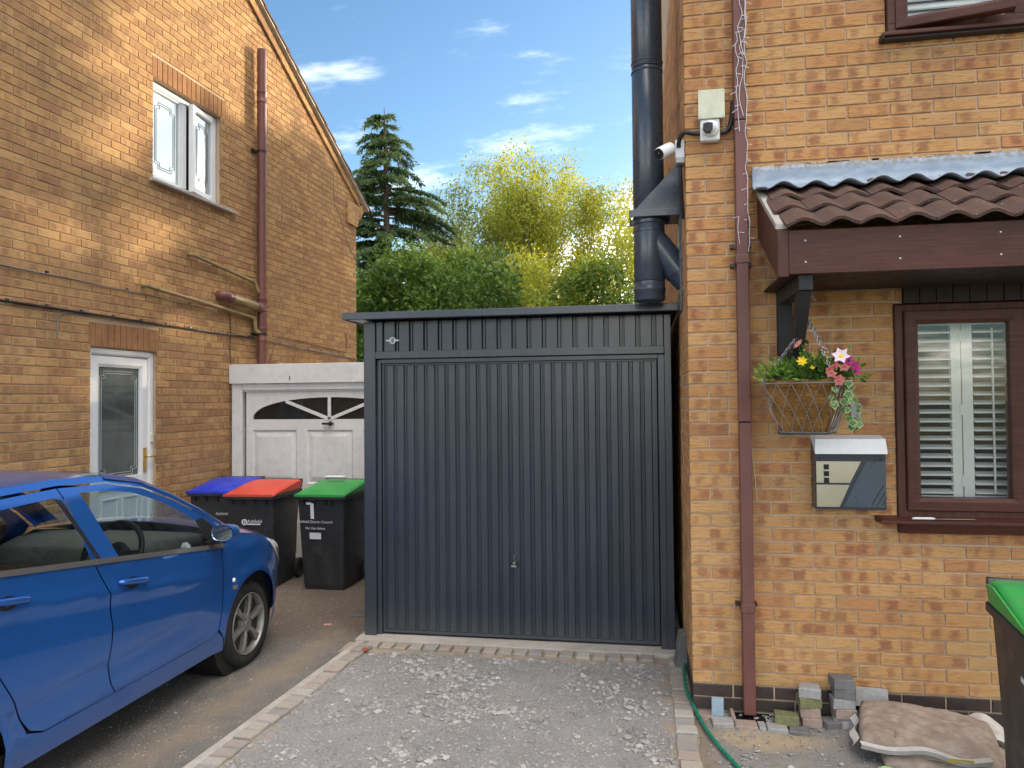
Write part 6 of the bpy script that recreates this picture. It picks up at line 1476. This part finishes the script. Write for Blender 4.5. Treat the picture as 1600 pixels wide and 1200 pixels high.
block('paving_block', 'grey block on the ground between the two stacks', (.985, 4.36, -.01), (.09, .09, .05), R(20), mat=darkp, seed=40)
block('broken_slab', 'broken grey slab leaning on the plinth behind the sacks', (1.22, 4.41, .10), (.16, .03, .10), R(-5), 'slab', greyp, tilt=(R(-20), 0), seed=41)
# gully
gu = thing('drain_gully', (.58, 4.38, 0), 'dark open drain gully under the downpipe', 'drain')
mb = MB(); mb.box(.485, .735, 4.33, 4.445, -.03, .012); mb.build('dark_hole', simple('black_gully_hole', (.006, .006, .007), .08, spec=.7), gu)  # flat black block stands for the shade inside the open hole
mb = MB(); mb.box(.462, .484, 4.30, 4.446, -.03, .035); mb.build('edging', redp, gu, bevel=.004)
mb = MB(); mb.box(.736, .80, 4.37, 4.446, -.03, .03); mb.build('edging', greyp, gu, bevel=.004)
for k in range(26):
    mb = MB(); a = (.64 + rnd.uniform(0, .10), 4.34 + rnd.uniform(0, .09), .014); mb.bar(a, (a[0] + rnd.uniform(-.03, .03), a[1] + rnd.uniform(-.015, .015), .017), .006, .004); mb.build('debris', greyp, gu)
# sacks
sackm, t, b = new_mat('dusty_woven_sack'); p_ = t.pos(); n1 = t.noise(p_, 12, 6, .65); n2 = t.noise(p_, 120, 3, .6); n3 = t.noise(t.vm('MULTIPLY', p_, (3, 12, 12)), 4, 4, .6)
c = t.mix(t.map(n1, .35, .68), (.27, .21, .17), (.39, .32, .265)); c = t.mix(t.map(n3, .5, .75, 0, .3), c, (.20, .14, .10))
P(t, b, c, .8, spec=.25, normal=t.bump(t.m('ADD', t.m('MULTIPLY', n3, .8), t.m('MULTIPLY', n2, .2)), .6, .02)); sackm
def sack(name, label, c, size, rz, zlo, tilt, seed):
    L2, W2, T2 = size
    def pt(u, v, s):
        a = (u * 2 - 1); b_ = (v * 2 - 1); ea = max(0, 1 - abs(a) ** 3.4) ** .55; eb = max(0, 1 - abs(b_) ** 3.0) ** .55
        pin = 1 - .10 * (abs(b_) ** 2) * abs(a); x = a * L2 * (1 - .05 * abs(b_) ** 3); y = b_ * W2 * (1 - .07 * abs(a) ** 3)
        h_ = T2 * ea * eb * (1.0 if s > 0 else .55); p = Vector((x, y, 0))
        fold = .010 * abs(math.sin(7 * a + 9 * b_ + seed)) * ea * eb + .008 * abs(math.sin(15 * (b_ - .6 * a) + seed)) * max(0, a + .2) * ea + .020 * mnoise.noise(Vector((a * 2.2, b_ * 2.2, seed))) * ea * eb + .007 * math.sin(24 * (a * .5 + b_) + seed) * max(0, a) * eb
        return p + Vector((0, 0, s * h_ + (fold if s > 0 else 0) + tilt[0] * a + tilt[1] * b_))
    rot = Matrix.Rotation(rz, 3, 'Z'); mb_ = MB()
    for s in (1, -1): mb_.grid(lambda u, v: rot @ pt(u, v, s) + Vector((c[0], c[1], zlo + T2 * .55)), 48, 34)
    o = mb_.build(name, sackm, None, smooth=180); bm_ = bmesh.new(); bm_.from_mesh(o.data); bmesh.ops.remove_doubles(bm_, verts=bm_.verts, dist=.0005); bmesh.ops.recalc_face_normals(bm_, faces=bm_.faces); bm_.to_mesh(o.data); bm_.free()
    e_ = thing('aggregate_sack', (c[0], c[1], zlo), label, 'sack', 'stacked sacks'); o.name = 'bag'; adopt(o, e_); return e_, rot
s0, r0_ = sack('bag', 'lower brown sack squashed under another on the gravel', (1.45, 4.00, 0), (.30, .21, .052), R(-14), .0, (0, 0), 2.0)
s1, r1_ = sack('bag', 'upper dusty brown aggregate sack with white edge, by the house plinth', (1.385, 4.09, 0), (.31, .23, .058), R(-15), .072, (-.012, .030), 5.0)
whs = simple('white_sack_lining', (.52, .50, .47), .7, var=.15, scale=20)
mb = MB(); pp = [r1_ @ Vector((-.30 + .55 * k / 14, -.245 + .01 * math.sin(k), -.028 - .012 * math.sin(k * .7) + .014 * k / 14)) + Vector((1.385, 4.09, .108)) for k in range(15)]
for a, c_ in zip(pp, pp[1:]): mb.add([a, c_, c_ + Vector((.0, -.012, .024)), a + Vector((.0, -.012, .024)), a + Vector((0, .02, .03)), c_ + Vector((0, .02, .03))], [(0, 1, 2, 3), (3, 2, 5, 4)])
mb.build('hem', whs, s1, smooth=60)
mb = MB(); pp = [r1_ @ Vector((-.318 + .012 * math.sin(k * 1.3), -.20 + .36 * k / 8, -.02)) + Vector((1.385, 4.09, .112)) for k in range(9)]
for a, c_ in zip(pp, pp[1:]): mb.add([a, c_, c_ + Vector((-.03, -.01, -.022)), a + Vector((-.03, -.014, -.026))], [(0, 1, 2, 3)])
mb.build('flap', whs, s1, smooth=60)
mb = MB(); mb.obox(r1_ @ Vector((.12, -.262, .012)) + Vector((1.385, 4.09, .094)), r1_ @ Vector((.055, 0, .005)), Vector((0, -.0008, 0)), Vector((0, 0, .008))); mb.build('print_patch', simple('yellow_print', (.45, .34, .06), .7), s1)
o = thing('plastic_sheet', (1.72, 4.25, 0), 'crumpled white plastic sheet behind the sacks beside the right bin', 'plastic sheet')
mb = MB(); mb.grid(lambda u, v: (1.63 + .20 * u, 4.12 + .22 * v, .02 + .11 * math.sin(math.pi * (.15 + .7 * u)) * (.6 + .4 * v) + .02 * mnoise.noise(Vector((u * 4, v * 4, 2)))), 14, 14); mb.build('sheet', whs, o, smooth=60)
mb = MB(); mb.tube(catmull([(1.195, 3.95, .0), (1.195, 3.955, .06), (1.20, 3.96, .12), (1.202, 3.96, .165)], 4), [.006] * 8 + [.0045] * 5, 7); o = mb.build('stick', simple('dry_stick', (.30, .24, .17), .9), smooth=60); tag(o, 'thin dry stick standing in front of the sacks', 'stick')
mb = MB(); mb.tube(catmull([(1.09, 3.86, .012), (1.13, 3.88, .016), (1.17, 3.86, .014), (1.20, 3.84, .016)], 4), [.012] * 13, 7); o = mb.build('plastic_offcut', simple('pale_green_plastic', (.28, .52, .22), .6), smooth=60); tag(o, 'pale green plastic offcut on the gravel near the stick', 'offcut')
mb = MB(); mb.tube(catmull([(.245, 5.28, .04), (.248, 5.10, .05), (.236, 4.95, .055), (.234, 4.72, .045), (.262, 4.45, .035), (.315, 4.15, .025), (.40, 3.86, .02), (.50, 3.62, .02), (.64, 3.40, .02), (.9, 3.2, .02)], 10), .0105, 12); o = mb.build('garden_hose', simple('green_hose', (.012, .19, .115), .32, var=.1), smooth=60); tag(o, 'green garden hose curling along the right edging setts', 'hose')

# ------------------------------------------------------------------ trees
bark = simple('grey_brown_bark', (.12, .095, .07), .95, var=.35, scale=12, bump=.5)
LT = dict(willow=leaf_mat('yellow_green_leaf', (.20, .26, .035), (.46, .46, .07), .45), yellow=leaf_mat('golden_leaf', (.25, .31, .04), (.50, .49, .07), .45), hedge=leaf_mat('laurel_leaf', (.038, .100, .022), (.20, .31, .055), .35), olive=leaf_mat('olive_leaf', (.08, .15, .03), (.29, .36, .06), .40), cedar=leaf_mat('cedar_needles', (.045, .100, .055), (.17, .25, .10), .28), pale=leaf_mat('pale_leaf', (.13, .19, .05), (.30, .34, .09), .4))


def limbs(mb_, p, d, L, r, depth, q_, tips, spread=.55, up=.12, nseg=4, droop=0.0):
    path = [p.copy()]; rr = [r]; dd = d.copy()
    for k in range(nseg):
        dd = (dd + rv(q_) * .16 + Vector((0, 0, up - droop * k / nseg))).normalized(); p = p + dd * L / nseg; path.append(p.copy()); rr.append(r * (1 - .45 * (k + 1) / nseg))
    mb_.tube(path, rr, 6 if depth > 1 else 4, cap=False)
    if depth == 0: tips.append((p, dd)); return
    for k in range(q_.choice((2, 3, 3))):
        j = q_.choice((2, 3, 4)) if k else nseg
        nd = (dd + rv(q_) * spread).normalized(); limbs(mb_, path[j], nd, L * q_.uniform(.62, .82), rr[j] * .72, depth - 1, q_, tips, spread, up, nseg, droop)
    if q_.random() < .6: tips.append((path[2], dd))


def leafy_tree(name, label, base, height, trunk_h, L0, depth, n_lead, lmat, leaf, per_tip, clump, seed, hang=.0, spread=.55, up=.12, r0=.16, group='trees behind the garages', lean=Vector((0, 0, 0)), fan=.8):
    q_ = random.Random(seed); base = Vector(base); t_ = thing(name, base, label, 'tree', group); mb_ = MB(); tips = []
    top = base + Vector((0, 0, trunk_h)) + lean; path = catmull([base, base.lerp(top, .5) + Vector((q_.uniform(-.2, .2), q_.uniform(-.2, .2), 0)), top], 4); mb_.tube(path, [r0 * (1 - .4 * k / (len(path) - 1)) for k in range(len(path))], 8)
    for k in range(n_lead):
        a = 2 * math.pi * k / n_lead + q_.uniform(-.3, .3); limbs(mb_, top - Vector((0, 0, q_.uniform(0, trunk_h * .25))), Vector((math.cos(a) * fan, math.sin(a) * fan, 1)).normalized(), L0 * q_.uniform(.8, 1.15), r0 * .5, depth, q_, tips, spread, up)
    mb_.build('trunk', bark, t_, smooth=60, fix=False); L_ = Leaves()
    for (p, d) in tips:
        for _ in range(per_tip):
            o_ = rv(q_) * clump * q_.random() ** .5; lp = p + o_ - Vector((0, 0, hang * q_.random() ** 1.5)); ld_ = rv(q_) * .8 + Vector((0, 0, -.2 - hang)); tone = min(1, max(0, .5 + .35 * o_.z / clump + q_.uniform(-.4, .4)))  # leaves higher in a clump toned lighter: light from above put into colour
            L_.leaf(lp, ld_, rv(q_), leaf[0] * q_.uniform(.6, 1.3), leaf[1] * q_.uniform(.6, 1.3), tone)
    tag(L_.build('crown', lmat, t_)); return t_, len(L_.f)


def bush(name, label, base, rx, ry, h, lobes, n, lmat, leaf, seed, group='trees behind the garages', z0=.4, cat='shrub'):
    q_ = random.Random(seed); base = Vector(base); t_ = thing(name, base, label, cat, group); L_ = Leaves(); mb_ = MB(); cs = []
    for k in range(lobes):
        a = q_.uniform(0, 2 * math.pi); rr = q_.random() ** .5; zz = z0 + (h - z0) * q_.random() ** .7; sh = 1 - .35 * (zz / h) ** 3
        c_ = base + Vector((math.cos(a) * rx * rr * sh, math.sin(a) * ry * rr * sh, zz * .92)); cs.append((c_, q_.uniform(.26, .66) * min(1, h / 3.5), q_.uniform(-.3, .3)))
        if k % 3 == 0: mb_.tube(catmull([base + Vector((q_.uniform(-.3, .3), q_.uniform(-.3, .3), 0)), base.lerp(c_, .5) + rv(q_) * .15, c_], 4), [.05 * (1 - .09 * i) for i in range(9)], 5, cap=False)
    mb_.build('stems', bark, t_, fix=False)
    for k in range(n):
        c_, r_, to_ = cs[q_.randrange(lobes)]; d = rv(q_); d.z = abs(d.z) * 1.0 if q_.random() < .7 else d.z; p = c_ + d * r_ * (q_.uniform(.80, 1.08) if q_.random() < .75 else q_.uniform(.4, 1.35))
        L_.leaf(p, d * .5 + rv(q_), d + rv(q_) * .7, leaf[0] * q_.uniform(.6, 1.5), leaf[1] * q_.uniform(.6, 1.5), min(1, max(0, .35 + .35 * d.z + to_ + q_.uniform(-.3, .3))))  # upper side of each lobe toned lighter, highlights put into the leaf colour
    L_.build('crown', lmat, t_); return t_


# cedar
q = random.Random(77); cb_ = Vector((-6.66, 19.05, 0)); ct = thing('cedar_tree', cb_, 'tall dark green cedar with drooping tiered branches behind the gable house', 'tree', 'trees behind the garages')
mb = MB(); trunk_pt = lambda z: Vector((cb_.x - .012 * z, cb_.y - .012 * z, z)); mb.tube([trunk_pt(z) for z in (0, 2, 4, 6, 8, 9.2, 9.75)], [.20, .17, .135, .10, .055, .025, .008], 8); L_ = Leaves()
z = 2.4
while z < 9.6:
    for _ in range(3):
        a = q.uniform(0, 2 * math.pi); L = (.18 + (9.72 - z) * .55) * q.uniform(.5, 1.3); d0 = Vector((math.cos(a), math.sin(a), 0)); p0 = trunk_pt(z + q.uniform(-.06, .06)); rise = q.uniform(.05, .22) if z < 8.5 else .5
        pts_ = [p0 + d0 * L * s_ + Vector((0, 0, L * (rise * s_ - (rise + .24) * s_ ** 2.4))) for s_ in (0, .2, .4, .6, .8, 1.0)]; mb.tube(pts_, [.035 * (L / 2.5 + .25) * (1 - .85 * k / 5) + .004 for k in range(6)], 5, cap=False)
        sd = d0.cross(ZV); nt_ = max(7, int(L * 24))
        for k in range(nt_):
            s_ = .12 + .88 * (k + q.random()) / nt_; i = min(4, int(s_ * 5)); bp_ = pts_[i].lerp(pts_[i + 1], s_ * 5 - i); tl = (.10 + .30 * L / 2.6 * (1.15 - s_)) * q.uniform(.6, 1.25)
            for sg in (1, -1):
                td = (sd * sg * q.uniform(.6, 1) + d0 * q.uniform(.35, .9) + Vector((0, 0, q.uniform(-.25, .12)))).normalized(); m_ = max(3, int(tl / .034))
                for e in range(m_):
                    f_ = (e + .5) / m_; pp_ = bp_ + td * tl * f_ + Vector((0, 0, -.22 * tl * f_ * f_))
                    for _k in range(2): L_.tri(pp_, td * .6 + Vector((0, 0, -.35)) + rv(q) * .55, rv(q), q.uniform(.08, .15), .034, min(1, max(0, .45 + .3 * (f_ - .5) + q.uniform(-.35, .35))))
    z += .105 + .06 * q.random()
mb.build('trunk', bark, ct, smooth=60, fix=False); L_.build('crown', LT['cedar'], ct)

leafy_tree('willow_tree', 'tall airy yellow-green tree with spreading limbs in the middle of the gap', (-3.2, 25.6, 0), 10.5, 4.6, 2.35, 4, 8, LT['willow'], (.15, .055), 54, .52, 5, hang=.35, spread=.55, up=.10, r0=.20, fan=.75)
leafy_tree('garden_tree', 'pale olive tree with thin branches between the cedar and the tall tree', (-5.7, 27.5, 0), 9.0, 4.4, 2.1, 4, 7, LT['pale'], (.15, .055), 46, .52, 9, hang=.30, spread=.6, up=.08, r0=.16, fan=.8)
leafy_tree('garden_tree', 'golden yellow-leaved tree beside the black flue', (-1.05, 22.5, 0), 7.5, 3.0, 1.65, 4, 6, LT['yellow'], (.14, .058), 42, .44, 14, hang=.25, spread=.6, up=.06, r0=.14, fan=.85)
leafy_tree('garden_tree', 'low yellow-green tree in front of the tall airy one', (-3.9, 20.5, 0), 6.0, 3.0, 1.25, 3, 7, LT['willow'], (.14, .06), 55, .46, 23, hang=.3, spread=.7, up=.02, r0=.12, fan=1.0)
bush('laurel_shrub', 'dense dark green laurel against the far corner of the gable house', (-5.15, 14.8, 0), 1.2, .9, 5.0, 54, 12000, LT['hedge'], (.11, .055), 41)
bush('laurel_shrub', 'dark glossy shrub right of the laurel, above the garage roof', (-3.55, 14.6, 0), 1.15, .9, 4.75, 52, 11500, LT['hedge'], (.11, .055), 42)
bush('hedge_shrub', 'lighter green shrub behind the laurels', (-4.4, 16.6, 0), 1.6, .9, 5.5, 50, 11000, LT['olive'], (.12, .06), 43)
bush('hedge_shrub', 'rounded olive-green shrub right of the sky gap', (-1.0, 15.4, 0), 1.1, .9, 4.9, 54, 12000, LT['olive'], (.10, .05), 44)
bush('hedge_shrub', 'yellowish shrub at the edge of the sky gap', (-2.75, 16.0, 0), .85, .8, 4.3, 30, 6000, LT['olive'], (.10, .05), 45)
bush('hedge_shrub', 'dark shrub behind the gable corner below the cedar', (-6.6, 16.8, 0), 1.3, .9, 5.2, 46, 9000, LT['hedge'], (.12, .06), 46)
# tall garden trees beyond the canopy house: the low sun comes through them
SD2 = Vector((math.sin(SUN_AZ), math.cos(SUN_AZ), 0)); SP2 = Vector((SD2.y, -SD2.x, 0))
for i, (a, s_, h_) in enumerate(((-3.2, 24, 9.5), (-.6, 22.5, 9.3), (2.2, 24, 11.4), (4.9, 23, 10.8), (7.6, 24, 10.4))):
    pos_ = Vector((-4.6, 7.8, 0)) + SD2 * s_ + SP2 * a
    bush('garden_tree', ['broad garden tree hidden behind the canopy house, first of the row', 'broad garden tree hidden behind the canopy house, second of the row', 'broad garden tree hidden behind the canopy house, third of the row', 'broad garden tree hidden behind the canopy house, fourth of the row', 'broad garden tree hidden behind the canopy house, last of the row'][i], pos_, 1.75, 1.5, h_, 60, 7500, LT['olive'], (.30, .17), 60 + i, group='trees beyond the canopy house', z0=1.0, cat='tree')
